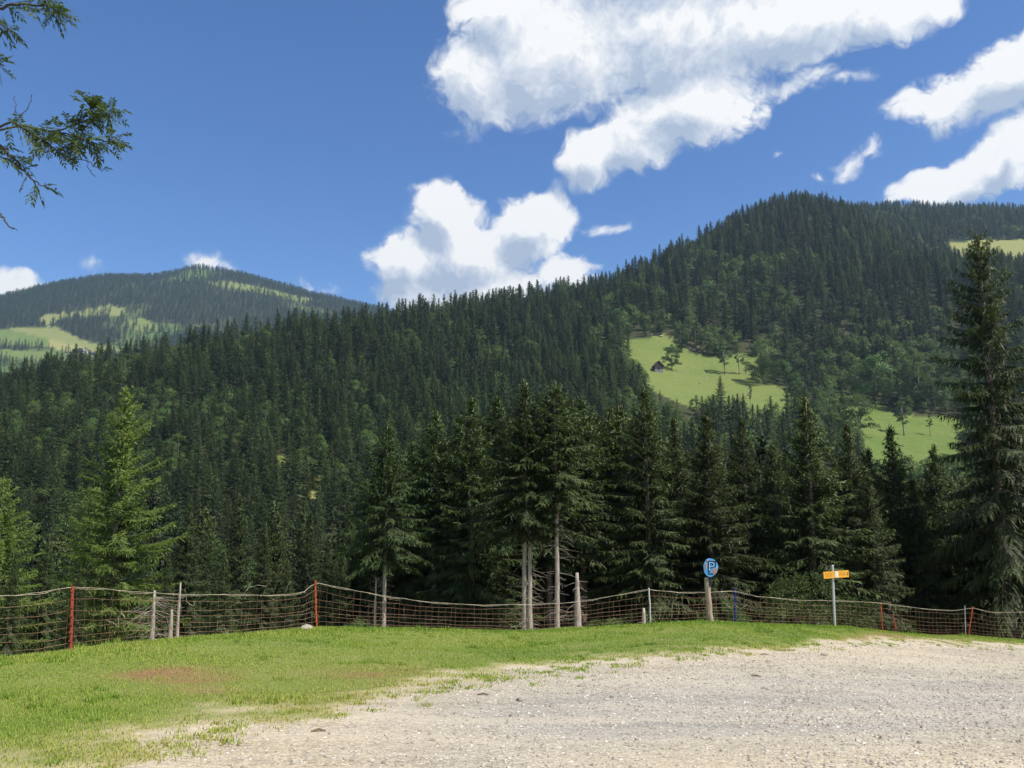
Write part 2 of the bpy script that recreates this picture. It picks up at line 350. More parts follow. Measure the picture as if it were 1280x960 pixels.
def ground_z(X, Y, detail=True):
    X = np.atleast_1d(np.asarray(X, float)); Y = np.atleast_1d(np.asarray(Y, float))
    a = np.clip(X / np.maximum(Y, 5.0), -1.49, 1.49)
    f = (a + 1.5) / 3.0 * 1500; i = np.clip(np.floor(f).astype(int), 0, 1499); w = f - i
    y = TY[:, i] * (1 - w) + TY[:, i + 1] * w; z = TZ[:, i] * (1 - w) + TZ[:, i + 1] * w
    h = np.diff(y, axis=0); dl = np.diff(z, axis=0) / h
    m = np.zeros_like(y)
    p = dl[1:] * dl[:-1] > 0; w1 = 2 * h[1:] + h[:-1]; w2 = h[1:] + 2 * h[:-1]
    with np.errstate(divide='ignore', invalid='ignore'):
        hm = (w1 + w2) / (w1 / dl[:-1] + w2 / dl[1:])
    m[1:-1] = np.where(p, hm, 0); m[0] = dl[0]; m[-1] = dl[-1]
    Yc = np.clip(Y, y[0], y[-1])
    k = np.clip((Yc[None] >= y).sum(0) - 1, 0, len(TY) - 2); c = np.arange(len(X))
    hh = h[k, c]; t = (Yc - y[k, c]) / hh
    r = ((2 * t ** 3 - 3 * t ** 2 + 1) * z[k, c] + (t ** 3 - 2 * t ** 2 + t) * hh * m[k, c] + (-2 * t ** 3 + 3 * t ** 2) * z[k + 1, c] + (t ** 3 - t ** 2) * hh * m[k + 1, c])
    if detail:
        near = np.clip((60 - Y) / 20, 0, 1); far = np.clip((Y - 120) / 200, 0, 1)
        r = r + near * (.07 * fbm(X * .35, Y * .35, 3, 3) + .016 * fbm(X * 2.2, Y * 2.2, 9, 3)) + far * (5.0 + .0022 * Y) * fbm(X / 95, Y / 95, 20, 4) * .8
    return r
def crest_y(px):                       # distance of the crest of the bank along a pixel column
    a = (px - 640) / F / (CP + .29 * SP); return np.interp(a, AT, CY)

# masks --------------------------------------------------------------
GB = np.array([(-300, 1040), (-60, 1000), (60, 966), (180, 942), (260, 918), (350, 893), (450, 874), (550, 858), (640, 843), (750, 829), (850, 816), (930, 811), (1000, 808), (1060, 800), (1100, 798), (1180, 803), (1280, 807), (1500, 812)], float)
def gravel_amount(X, Y, Z):
    px, py = proj(X, Y, Z)
    b = np.interp(px, GB[:, 0], GB[:, 1])
    wd = np.interp(b, [800, 860, 960], [5, 17, 42])
    g = (py - b) / wd + 1.25 * fbm(X * .9, Y * .9, 31, 4) + .5 * fbm(X * 4.5, Y * 4.5, 35, 2)
    g = np.where(Y < 4.5, 2.0 * np.sign(X + 6 + .5 * Y), g)
    return np.clip(g * .5 + .5, 0, 1)
def blob(px, py, cx, cy, rx, ry): return np.exp(-(((px - cx) / rx) ** 2 + ((py - cy) / ry) ** 2))
def in_poly(px, py, poly):
    r = np.zeros(px.shape, bool); n = len(poly)
    for i in range(n):
        (x1, y1), (x2, y2) = poly[i], poly[(i + 1) % n]
        c = ((y1 > py) != (y2 > py)) & (px < (x2 - x1) * (py - y1) / ((y2 - y1) if y2 != y1 else 1e-9) + x1); r ^= c
    return r
MEADOWS = [  # name, polygon in the picture, distance range
    ('hut_meadow', [(775, 428), (800, 421), (832, 420), (852, 436), (885, 444), (950, 445), (952, 472), (990, 492), (1000, 520), (960, 540), (900, 525), (850, 505), (800, 480)], 430, 760),
    ('lower_meadow', [(1040, 492), (1085, 500), (1130, 520), (1190, 521), (1215, 545), (1210, 575), (1150, 610), (1090, 595), (1070, 550)], 300, 640),
    ('upper_field', [(1168, 303), (1225, 300), (1420, 299), (1420, 340), (1280, 340), (1200, 334)], 1100, 1420),
    ('valley_field', [(-200, 405), (0, 411), (70, 408), (105, 425), (155, 438), (120, 446), (80, 440), (60, 434), (0, 432), (-200, 430)], 1700, 3000),
    ('valley_field', [(-200, 436), (0, 437), (60, 440), (85, 447), (80, 452), (0, 449), (-200, 450)], 1700, 3000),
    ('alpine_meadow', [(45, 402), (58, 393), (80, 390), (92, 395), (78, 401), (60, 407)], 2300, 3700),
    ('alpine_meadow', [(88, 392), (112, 386), (140, 380), (158, 388), (150, 396), (125, 394), (105, 399)], 2300, 3700),
    ('alpine_meadow', [(238, 410), (250, 409), (260, 416), (245, 418)], 2300, 3700),
    ('alpine_meadow', [(250, 352), (290, 351), (330, 360), (390, 374), (385, 380), (330, 368), (280, 361)], 2900, 3700),
    ('alpine_meadow', [(150, 402), (180, 398), (200, 410), (175, 416)], 2300, 3700),
    ('clearing', [(338, 572), (372, 568), (382, 590), (368, 612), (344, 606)], 180, 600),
    ('clearing', [(392, 600), (408, 592), (414, 622), (405, 640), (390, 636)], 180, 600),
    ('clearing', [(62, 606), (82, 600), (80, 626), (64, 628)], 180, 600)]
def meadow_id(X, Y, Z):
    px, py = proj(X, Y, Z); r = np.full(np.shape(X), -1)
    wob = np.clip(9 * 700 / np.maximum(Y, 200), 1, 9)
    qx = px + wob * fbm(X / 14, Y / 14, 51, 3); qy = py + wob * .5 * fbm(X / 14, Y / 14, 55, 3)
    for i, (nm, poly, y0, y1) in enumerate(MEADOWS):
        r = np.where(in_poly(qx, qy, poly) & (Y > y0) & (Y < y1), i, r)
    return r

# ground materials
m, nt, out = new_mat('grass_and_gravel'); M_NEAR = m
tcn = N(nt, 'ShaderNodeTexCoord'); P = tcn.outputs['Object']
ag = N(nt, 'ShaderNodeAttribute', attribute_name='gravel').outputs['Fac']; ad = N(nt, 'ShaderNodeAttribute', attribute_name='dry').outputs['Fac']; agr = N(nt, 'ShaderNodeAttribute', attribute_name='grey').outputs['Fac']
nA = noise(nt, P, 1.1, 5, .6); nB = noise(nt, P, 9.0, 6, .65); nC = noise(nt, P, 45.0, 4, .7)
soil = mixc(nt, nB, (.19, .20, .050), (.115, .175, .028))
soil = mixc(nt, ramp(nt, nA, [(.45, 0.0), (.75, .55)]), soil, (.26, .235, .10))
soil = mixc(nt, ad, soil, mixc(nt, nB, (.17, .095, .042), (.27, .16, .075)))
vor = N(nt, 'ShaderNodeTexVoronoi', feature='F1'); vor.inputs['Scale'].default_value = 26.0; vor.inputs['Randomness'].default_value = 1.0; nt.links.new(P, vor.inputs['Vector'])
vor2 = N(nt, 'ShaderNodeTexVoronoi', feature='F1'); vor2.inputs['Scale'].default_value = 70.0; nt.links.new(P, vor2.inputs['Vector'])
sep = N(nt, 'ShaderNodeSeparateColor'); nt.links.new(vor.outputs['Color'], sep.inputs[0])
sep2 = N(nt, 'ShaderNodeSeparateColor'); nt.links.new(vor2.outputs['Color'], sep2.inputs[0])
sand = mixc(nt, nA, (.43, .355, .24), (.54, .46, .33))
grey = mixc(nt, nB, (.30, .28, .24), (.44, .41, .355))
gmix = math_n(nt, 'MULTIPLY', agr, ramp(nt, nB, [(.3, .6), (.6, 1.0)]))
grv = mixc(nt, gmix, sand, grey)
grv = mixc(nt, 1.0, grv, ramp(nt, sep.outputs[0], [(0, .74), (.7, 1.0), (1, 1.16)]), 'MULTIPLY')
grv = mixc(nt, 1.0, grv, ramp(nt, sep2.outputs[0], [(0, .74), (.6, 1.0), (1, 1.18)]), 'MULTIPLY')
grv = mixc(nt, 1.0, grv, ramp(nt, noise(nt, P, .45, 5, .6), [(.3, .84), (.7, 1.08)]), 'MULTIPLY')
mpt = N(nt, 'ShaderNodeMapping'); mpt.inputs['Rotation'].default_value = (0, 0, math.radians(-24)); mpt.inputs['Scale'].default_value = (.10, 1.0, 1.0); nt.links.new(P, mpt.inputs[0])
trk = noise(nt, mpt.outputs[0], 1.5, 4, .6, .4)                       # wheel tracks sweeping across the yard
grv = mixc(nt, ramp(nt, trk, [(.45, 0.0), (.65, .45)]), grv, mixc(nt, nC, (.46, .395, .285), (.54, .47, .35)))
grv = mixc(nt, 1.0, grv, ramp(nt, trk, [(.28, .80), (.45, 1.0)]), 'MULTIPLY')
edge = math_n(nt, 'ADD', ag, math_n(nt, 'MULTIPLY', math_n(nt, 'SUBTRACT', nB, .5), .7))
edge = ramp(nt, edge, [(.42, 0.0), (.58, 1.0)])
soil = mixc(nt, ramp(nt, math_n(nt, 'ADD', ag, math_n(nt, 'MULTIPLY', math_n(nt, 'SUBTRACT', nA, .5), .6)), [(.12, 0.0), (.42, .9)]), soil, mixc(nt, nB, (.36, .30, .15), (.42, .36, .22)))
base = mixc(nt, edge, soil, grv)
hgt = math_n(nt, 'ADD', math_n(nt, 'MULTIPLY', vor.outputs['Distance'], -.9), math_n(nt, 'ADD', math_n(nt, 'MULTIPLY', nC, .5), math_n(nt, 'MULTIPLY', nB, 1.0)))
bsdf(nt, out, base, .95, hgt, .45, .022, .15)

m, nt, out = new_mat('hillside'); M_HILL = m
P = N(nt, 'ShaderNodeTexCoord').outputs['Object']
mead = N(nt, 'ShaderNodeAttribute', attribute_name='meadow').outputs['Fac']; dry = N(nt, 'ShaderNodeAttribute', attribute_name='dry').outputs['Fac']
nA = noise(nt, P, .05, 6, .6); nB = noise(nt, P, .35, 5, .65)
floor_c = mixc(nt, nB, (.030, .034, .016), (.060, .062, .028))
gr = mixc(nt, ramp(nt, nA, [(.3, 0.0), (.7, 1.0)]), (.072, .135, .022), (.120, .170, .034))
gr = mixc(nt, ramp(nt, nB, [(.5, 0.0), (.72, .8)]), gr, (.20, .18, .085))
gr = mixc(nt, ramp(nt, noise(nt, P, .9, 4, .7), [(.35, .55), (.55, 0.0)]), gr, (.055, .095, .022))
gr = mixc(nt, dry, gr, mixc(nt, nB, (.22, .215, .075), (.28, .26, .10)))
bsdf(nt, out, mixc(nt, mead, floor_c, gr), .95, nB, .5, .5, .1)

# near ground: one sheet, divided into grass bank and gravel yard along the ragged edge between them
def axis(lo_, a, b, hi_, fine, coarse):
    return np.concatenate([np.arange(lo_, a, coarse), np.arange(a, b, fine), np.arange(b, hi_ + coarse, coarse)])
gx = axis(-60, -19, 36, 66, .17, 1.0); gy = axis(-40, 4, 38, 50, .15, 1.0)
GX, GY = np.meshgrid(gx, gy); sh = GX.shape
gz = ground_z(GX.ravel(), GY.ravel())
ga = gravel_amount(GX.ravel(), GY.ravel(), gz)
ppx, ppy = proj(GX.ravel(), GY.ravel(), gz); ok = GY.ravel() > 4
gdry = np.where(ok, np.clip(2.2 * blob(ppx, ppy, 228, 847, 62, 8) + .9 * blob(ppx, ppy, 465, 843, 70, 8) + .5 * blob(ppx, ppy, 250, 868, 60, 8) + .9 * blob(ppx, ppy, 1110, 800, 45, 7), 0, 1), 0) * np.clip(.75 + fbm(GX.ravel() * 1.5, GY.ravel() * 1.5, 77, 3), 0, 1.3)
ggrey = np.where(ok, np.clip(1.5 * blob(ppx, ppy, 1080, 880, 460, 42) + .8 * blob(ppx, ppy, 760, 905, 200, 26) + .5 * blob(ppx, ppy, 600, 950, 120, 20), 0, 1), .5)
gz = gz + (1 - ga) * .03 - (GY.ravel() > 44) * .02
idx = np.arange(gz.size).reshape(sh)
quads = np.stack([idx[:-1, :-1], idx[:-1, 1:], idx[1:, 1:], idx[1:, :-1]], -1).reshape(-1, 4)
Vn = np.stack([GX.ravel(), GY.ravel(), gz], 1)
fg = ga[quads].mean(1)
def sheet(name, V, quads, attrs, mat):
    u, inv = np.unique(quads, return_inverse=True); b = MB(); b.add(V[u], None, inv.reshape(quads.shape))
    me = b.mesh(name, mat, True, 'unused')
    for k, a in attrs.items():
        at = me.attributes.new(k, 'FLOAT', 'POINT'); at.data.foreach_set('value', a[u].astype('f'))
    return link(name, me, kind='structure')
na = dict(gravel=ga, dry=gdry, grey=ggrey)
o = sheet('gravel_yard', Vn, quads[fg > .5], na, M_NEAR); o['label'] = 'pale beige and grey gravel parking yard'
o = sheet('grass_bank', Vn, quads[fg <= .5], na, M_NEAR); o['label'] = 'short sunlit grass bank below the wire fence'

# far ground: a fan of quads out to the horizon
av = np.concatenate([np.linspace(-1.45, -.78, 24)[:-1], np.linspace(-.78, .78, 380), np.linspace(.78, 1.45, 24)[1:]])
yv = np.concatenate([np.geomspace(49, 150, 40)[:-1], np.geomspace(150, 1500, 210)[:-1], np.geomspace(1500, 4000, 90)[:-1], np.geomspace(4000, 9000, 14)])
AV, YV = np.meshgrid(av, yv); HX, HY = (AV * YV).ravel(), YV.ravel()
hz = ground_z(HX, HY); mi = meadow_id(HX, HY, hz)
dryv = np.array([.25, .1, .75, .55, .15, .6, .6, .3, .35, .3, .2, .9, .9, 0.0]); hd = dryv[mi]
hpx, hpy = proj(HX, HY, hz); hd = np.where((mi == 3) & (hpy > 409 + .24 * hpx), np.where(hpx > 62, .95, .1), hd)
idx = np.arange(hz.size).reshape(AV.shape)
quads = np.stack([idx[:-1, :-1], idx[:-1, 1:], idx[1:, 1:], idx[1:, :-1]], -1).reshape(-1, 4)
Vh = np.stack([HX, HY, hz], 1); fm = mi[quads]; fid = np.where((fm >= 0).sum(1) >= 2, fm.max(1), -1)
open_ = np.clip(4 * (vnoise(HX / 160, HY / 160, 71) - .60), 0, .8) * (HY > 1900)
ha = dict(meadow=np.maximum((mi >= 0).astype(float), open_), dry=hd)
o = sheet('hillside', Vh, quads[fid < 0], ha, M_HILL); o['label'] = 'forest floor of the hills across the valley'
for i, lab in ((0, 'steep green meadow around the dark hut'), (1, 'bright green meadow low on the wooded hill'), (2, 'dry yellow field high on the wooded hill'),
               (3, 'striped green and yellow field on the far hillside'), (4, 'green field below the striped field'), (5, 'small pale clearing high on the far mountain'), (6, 'broad pale clearing with scattered trees on the far mountain'),
               (8, 'pale strip of open ground along the crest of the far mountain'), (9, 'small open patch among the trees of the far mountain'), (10, 'small grassy clearing in the forest'), (11, 'pale earthy slip in the forest')):
    if (fid == i).any():
        o = sheet(MEADOWS[i][0], Vh, quads[fid == i], ha, M_HILL); o['label'] = lab

# ------------------------------------------------------------------ tree builders
def unit(v): return v / (np.linalg.norm(v, axis=-1, keepdims=True) + 1e-9)
def trunk_mesh(name, H, r0, seed, mat, dead=None, sides=9, top=.03, lean=.004):
    r = np.random.RandomState(seed); b = MB(); n = 14; z = np.linspace(-.8, H, n)
    w = np.cumsum(r.normal(0, lean * H / n * 4, (n, 2)), 0); w -= w[1]
    P = np.column_stack([w, z]); rel = np.clip(z / H, 0, 1)
    rad = r0 * (1 - rel) ** .85 + top * .5 + r0 * .35 * np.exp(-np.clip(z, 0, 9) * 2.2)
    b.tube(P, rad, sides)
    if dead:
        z0, z1, cnt, Ls = dead; z1 = min(z1, H * .93)
        for i in range(cnt):
            zz = r.uniform(z0, z1); an = r.uniform(0, 6.28); L = Ls * r.uniform(.35, 1.1)
            c = np.array([np.interp(zz, z, P[:, 0]), np.interp(zz, z, P[:, 1]), zz]); dr = np.array([math.cos(an), math.sin(an), 0])
            s = np.linspace(0, 1, 4)[:, None]; pp = c + dr * L * s + np.array([0, 0, 1.]) * L * (r.uniform(-.35, .15) * s - .35 * s ** 2 * r.uniform(-.2, 1.2)) + r.normal(0, .05, (4, 3)) * s
            b.tube(pp, np.linspace(.010, .003, 4) * (.7 + .5 * min(1, r0 / .15)), 3, cap=False)
    return b.mesh(name, mat, True), P
def spruce_crown(b, H, R, c0, seed, step=.29, nb=6, tw=.105, W=.056, Ls=1.0, droop=1.0, up=55, low=-18, fmat=0, wmat=1, wood=True, ragged=.25, power=.88):
    r = np.random.RandomState(seed); z = c0 * H; side_bias = r.uniform(0, 6.28)
    while z < H * .985:
        rel = (z - c0 * H) / (H * (1 - c0)); full = R * (1 - rel) ** power * (1 - .45 * math.exp(-rel * 14)) + .05
        k = max(3, int(round(nb * r.uniform(.75, 1.2)))); a0 = r.uniform(0, 6.28)
        for i in range(k):
            an = a0 + 6.28318 * i / k + r.uniform(-.3, .3)
            L = full * r.uniform(1 - 2.2 * ragged, 1 + ragged * .7) * (1 + .12 * math.cos(an - side_bias))
            if L < .08: continue
            el = math.radians(low + (up - low) * rel ** 1.6 + r.uniform(-9, 9)); dr = np.array([math.cos(an), math.sin(an), 0.]); sd = np.array([-dr[1], dr[0], 0.])
            zj = z + r.uniform(-.5, .5) * step; bow = r.uniform(-.12, .12)
            def pt(s): return np.array([0, 0, zj]) + np.outer(s, dr) * L * math.cos(el) + np.outer(s * s, sd) * bow * L + np.outer(L * (math.sin(el) * s - droop * .34 * (1 - rel) * s ** 2 + .17 * s ** 3), [0, 0, 1.])
            if wood:
                s = np.linspace(0, .92, 4); b.tube(pt(s), np.linspace(.012 + .010 * L, .004, 4), 3, mat=wmat, cap=False, tint=.2)
            n = max(3, int(L / tw)); s = np.linspace(.12, 1, n) + r.uniform(-.4, .4, n) / n; s = np.clip(s, .08, 1.02)
            p = pt(s); tg = unit(pt(s + .03) - p)
            for sg in (-1, 1):
                tl = (.14 + .30 * L * (1 - .72 * s) * .55 + .10) * r.uniform(.7, 1.25, n) * Ls * (.42 + .58 * min(1.0, full / (.075 * H)))
                dv = tg * (.55 + .35 * s[:, None]) + sg * sd * .75 + r.normal(0, .16, (n, 3)); dv[:, 2] -= .42 * (1 - .6 * rel) * droop
                nr = np.array([0, 0, 1.]) + r.normal(0, .38, (n, 3))
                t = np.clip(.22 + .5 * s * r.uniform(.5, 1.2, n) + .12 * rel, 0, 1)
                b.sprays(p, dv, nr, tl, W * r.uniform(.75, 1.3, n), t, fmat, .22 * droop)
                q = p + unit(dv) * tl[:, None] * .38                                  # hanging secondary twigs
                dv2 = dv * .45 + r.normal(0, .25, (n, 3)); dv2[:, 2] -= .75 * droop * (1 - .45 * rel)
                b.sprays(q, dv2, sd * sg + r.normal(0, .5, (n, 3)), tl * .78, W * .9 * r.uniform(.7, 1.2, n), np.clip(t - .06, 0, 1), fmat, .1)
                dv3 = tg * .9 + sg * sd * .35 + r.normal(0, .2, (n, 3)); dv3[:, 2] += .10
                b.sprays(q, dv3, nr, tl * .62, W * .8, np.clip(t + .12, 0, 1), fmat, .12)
            tip = pt(np.array([.96])); b.sprays(tip, unit(pt(np.array([1.0])) - tip) + [[0, 0, .1]], np.array([[0, 0, 1.]]), .22 + .06 * L, W, .85, fmat, 0)
        z += step * r.uniform(.8, 1.2) * (1 - .35 * rel)
    n = 10; a = r.uniform(0, 6.28, n); zz = H * np.linspace(.955, 1.0, n)
    b.sprays(np.column_stack([np.zeros(n), np.zeros(n), zz]), np.column_stack([np.cos(a) * .3, np.sin(a) * .3, np.full(n, 1.0)]), r.normal(0, 1, (n, 3)), .02 * H, W * .8, .7, fmat, 0)

def broad_crown(b, H, R, seed, clumps=46, leaves=70, leaf=.30, z0=.30, fmat=0, wmat=1, limbs=True, flat=1.0):
    r = np.random.RandomState(seed); cz = H * (z0 + 1) * .5; rz = H * (1 - z0) * .5
    u = unit(r.normal(0, 1, (clumps, 3))); rad = r.uniform(.45, .92, clumps) ** .6
    C = u * rad[:, None] * np.array([R, R, rz]) * (1 + .12 * r.normal(0, 1, (clumps, 1))) + [0, 0, cz]
    C[:, :2] *= (1.05 - .35 * np.clip((C[:, 2:3] - cz) / rz, -1, 1))
    for i in range(clumps):
        cr = R * r.uniform(.20, .36); k = int(leaves * r.uniform(.6, 1.3)); v = unit(r.normal(0, 1, (k, 3))); v[:, 2] = np.abs(v[:, 2]) * 1.3 - .5
        p = C[i] + v * cr * r.uniform(.5, 1.1, (k, 1)) * [1, 1, .95 * flat]
        dv = v * .6 + r.normal(0, .7, (k, 3)); dv[:, 2] -= .15
        b.sprays(p, dv, v + r.normal(0, .6, (k, 3)), leaf * r.uniform(.7, 1.3, k), leaf * .62 * r.uniform(.7, 1.2, k), np.clip(r.uniform(.1, .95) * .6 + r.uniform(-.1, .3, k), 0, 1), fmat, .1)
        if limbs and i % 3 == 0:
            s = np.linspace(0, 1, 5)[:, None]; st = np.array([0, 0, H * r.uniform(z0 * .6, z0 + .25)]); pp = st * (1 - s) + C[i] * s + np.array([0, 0, .08 * H]) * s * (1 - s)
            b.tube(pp, np.linspace(.018 * R + .03, .012, 5), 4, mat=wmat, cap=False, tint=.3)
def broad_trunk(b, H, r0, z1, mat=0, seed=0):
    r = np.random.RandomState(seed); z = np.linspace(-.6, H * z1, 7); w = np.cumsum(r.normal(0, .02 * H / 7, (7, 2)), 0); w -= w[1]
    b.tube(np.column_stack([w, z]), np.linspace(r0 * 1.15, r0 * .35, 7), 7, mat=mat)

def con_round(H): return lambda V: np.column_stack([V[:, 0], V[:, 1], .55 * np.hypot(V[:, 0], V[:, 1]) + .25])
def ball_round(H, z0=.3): return lambda V: np.column_stack([V[:, 0], V[:, 1], (V[:, 2] - H * (.35 + .5 * z0)) * .9])
# shared meshes ------------------------------------------------------
def make_spruce(seed, H, R, c0, r0, dead, **kw):
    t, _ = trunk_mesh('spruce_trunk', H, r0, seed, M_BARK, dead); b = MB(); spruce_crown(b, H, R, c0, seed, **kw)
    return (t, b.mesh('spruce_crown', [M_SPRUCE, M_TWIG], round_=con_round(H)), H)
SP_HIGH = [make_spruce(11 + i, 15.0, R, c0, .15, (.5, 15 * c0 + 1.5, 90, .7)) for i, (R, c0) in enumerate(((2.6, .44), (2.8, .38), (2.5, .50), (2.7, .42)))]       # bare lower trunk
SP_PALE = []
SP_FULL = [make_spruce(31 + i, 15.0, R, c0, .15, (.3, 3.0, 20, .5)) for i, (R, c0) in enumerate(((2.7, .14), (2.5, .20), (3.0, .10)))]                  # boughs nearly to the ground
for i, c0 in enumerate((.44, .46, .60)):                    # living spruces, bare trunk coloured pale to look sunlit
    b = MB(); spruce_crown(b, 15.0, 2.5, c0, 44 + i); SP_PALE.append((trunk_mesh('pale_trunk', 15.0, .10, 44 + i, M_BARK_PALE, (.6, 10.5, 130, .8))[0], b.mesh('spruce_crown', [M_SPRUCE, M_TWIG], round_=con_round(15)), 15.0))
SP_MID = [make_spruce(51 + i, 22.0, R, c0, .20, None, step=.62, nb=6, tw=.30, W=.20, wood=False, power=p) for i, (R, c0, p) in enumerate(((4.9, .12, .70), (4.3, .15, .70), (5.4, .08, .78), (4.0, .18, .66)))]
b = MB(); spruce_crown(b, 19.5, 3.1, .05, 71, step=.36, nb=6, tw=.10, W=.060, Ls=1.15, droop=1.3, ragged=.45, low=-22, up=35, power=.62)
SP_TALL = (trunk_mesh('spruce_trunk', 19.5, .24, 71, M_BARK, (.5, 12, 60, 1.2))[0], b.mesh('spruce_crown', [M_SPRUCE, M_TWIG], round_=con_round(19.5)), 19.5)
def make_larch(seed, H, R, c0):
    b = MB(); spruce_crown(b, H, R, c0, seed, step=.32, nb=6, tw=.12, W=.062, Ls=.95, droop=.55, up=40, low=-4, ragged=.34, power=.80)
    return (trunk_mesh('larch_trunk', H, .16, seed, M_BARK, (1, 9, 50, .8))[0], b.mesh('larch_crown', [M_LARCH, M_TWIG], round_=con_round(H)), H)
LARCH = [make_larch(81, 14.0, 3.5, .14), make_larch(82, 11.0, 3.4, .12)]
def make_broad(seed, H, R, **kw):
    b = MB(); broad_trunk(b, H, .013 * H, .75, 0, seed); t = b.mesh('broad_trunk', M_BARK, True); b = MB(); broad_crown(b, H, R, seed, **kw)
    return (t, b.mesh('broad_crown', [M_LEAF, M_TWIG], round_=ball_round(H)), H)
BROAD = [make_broad(91, 13, 4.2, clumps=60, leaves=110, leaf=.36, z0=.08), make_broad(92, 15, 4.6, clumps=70, leaves=110, leaf=.38, z0=.06), make_broad(93, 11, 3.0, clumps=46, leaves=110, z0=.08), make_broad(94, 16, 3.4, clumps=60, leaves=110, leaf=.36, z0=.06)]
THINB = [make_broad(96, 16, 2.6, clumps=34, leaves=90, leaf=.36, z0=.30), make_broad(97, 15, 1.7, clumps=22, leaves=80, leaf=.32, z0=.30), make_broad(98, 14, 1.6, clumps=20, leaves=80, leaf=.32, z0=.36)]

def put_tree(name, proto, X, Y, h, rz, label, cat, group=None, wide=1.0, tilt=0.0, z=None, crown_name='crown'):
    zz = float(ground_z(X, Y)[0]) if z is None else z
    e = thing(name, label, cat, (X, Y, zz), rz, group); s = h / proto[2]
    e.scale = (s * wide, s * wide, s); e.rotation_euler = (tilt, tilt * .5, rz)
    link('trunk', proto[0], e); link(crown_name, proto[1], e); return e

# ------------------------------------------------------------------ forest across the valley
R0 = np.random.RandomState(3)
def scatter(y0, y1, a0, a1, sp):
    X, Y = np.meshgrid(np.arange(a0 * y1 if a0 < 0 else a0 * y0, max(a1 * y1, a1 * y0) + sp, sp), np.arange(y0, y1, sp))
    X = X + R0.uniform(-.46, .46, X.shape) * sp; Y = Y + R0.uniform(-.46, .46, Y.shape) * sp
    X, Y = X.ravel(), Y.ravel(); k = (X / Y > a0) & (X / Y < a1); return X[k], Y[k]
parts = [scatter(66, 420, -.80, .84, 7.0), scatter(420, 640, -.80, .80, 8.6), scatter(640, 1900, -.80, .80, 12.0), scatter(1900, 4000, -.80, .06, 12.5)]
fx = np.concatenate([p[0] for p in parts]); fy = np.concatenate([p[1] for p in parts]); fz = ground_z(fx, fy)
band = np.concatenate([np.full(len(p[0]), (0, 1, 1, 2)[i]) for i, p in enumerate(parts)])
n = len(fx)
fh = np.where(band == 0, R0.uniform(11, 25, n), np.where(band == 1, 12 + 15 * R0.uniform(0, 1, n) ** .8, R0.uniform(17, 28, n)))
fh = np.where(band == 1, fh * np.interp(fy, [400, 640, 850, 1900], [1.0, 1.25, 1.42, 1.45]), fh)      # old tall timber higher up the hill
patch = fbm(fx / 60, fy / 60, 61, 3) + .55 * fbm(fx / 14, fy / 14, 65, 2)
broad = ((patch > .22) & (R0.uniform(0, 1, n) < .62)) | (R0.uniform(0, 1, n) < .05)
pale = (R0.uniform(0, 1, n) < .10 + .25 * (fbm(fx / 45, fy / 45, 81, 3) > .2)) & ~broad
mid_ = meadow_id(fx, fy, fz)
keep = (mid_ < 0) | (R0.uniform(0, 1, n) < np.where(np.isin(mid_, [6, 8, 9]), .30, np.where(mid_ == 5, .1, 0.0)))
thin = vnoise(fx / 160, fy / 160, 71); keep &= ~((band == 2) & (thin > .62) & (R0.uniform(0, 1, n) < .62))
bpx, bpy_ = proj(fx, fy, fz)
# mixed broadleaf wood around and below the meadows
rim = ((bpx > 770) & (bpx < 1240) & (bpy_ > 440) & (bpy_ < 640) & (fy > 330) & (fy < 640))
near_m = np.zeros(n, bool)
for dx, dy in ((16, 0), (-16, 0), (0, 16), (0, -16), (26, -26), (-26, -26), (0, -40)): near_m |= np.isin(meadow_id(fx + dx, fy + dy, ground_z(fx + dx, fy + dy)), [0, 1])
broad |= near_m & (R0.uniform(0, 1, n) < .72); broad |= rim & (patch > .12)
fh = np.where(broad, fh * .68, fh)
fh = np.where((fy < 700) & near_m, fh * .85, fh)
# the trees just below the bank stay under the skyline of the stand
cap_py = np.interp(bpx, [-100, 0, 200, 330, 430, 470, 700, 1000, 1200, 1400], [640, 640, 610, 625, 640, 560, 510, 520, 580, 580]) + R0.uniform(0, 60, n)
vcap = (480 - cap_py) / F; zcap = EYE + fy * (SP + vcap * CP) / (CP - vcap * SP)
low_ = fy < 215; fh = np.where(low_, np.minimum(fh, zcap - fz), fh); keep &= ~(low_ & (fh < 6))
# trees standing below the hut meadow must leave it in view
ftx, fty = proj(fx, fy, fz + fh)
covers = np.zeros(n, bool)
for i, y1 in ((0, 40), (1, 40)):
    poly = np.array(MEADOWS[i][1], float); c = poly.mean(0); sub = [tuple(c + (q - c) * .86) for q in poly]
    for f in (1.0, .7, .4):
        qx, qy = proj(fx, fy, fz + fh * f); covers |= in_poly(qx, qy, sub) & (fy < (520 if i == 0 else 430)) & (qy < (492 if i == 0 else 566))
keep &= ~covers
# leave out what nearer ground and trees hide from anywhere near the camera
bins = np.clip(((fx / fy + .9) / 1.8 * 260).astype(int), 0, 259); vis = np.zeros(n, bool); run = np.full(260, -9.0)
gy_l = np.geomspace(60, 4000, 260); ga_l = (np.arange(260) + .5) / 260 * 1.8 - .9
GT = np.maximum.accumulate(np.stack([(ground_z(ga_l * y, np.full(260, y), False) - EYE) / y for y in gy_l]), 0)
gi_ = np.clip(np.searchsorted(gy_l, fy) - 2, 0, 259); horizon = GT[gi_, bins]
ttop = (fz + fh - EYE) / fy
vis = ttop > horizon + np.where(fy < 1900, -.006, .0)
vis &= (ttop > -.16)
keep &= vis
order = np.flatnonzero(keep)
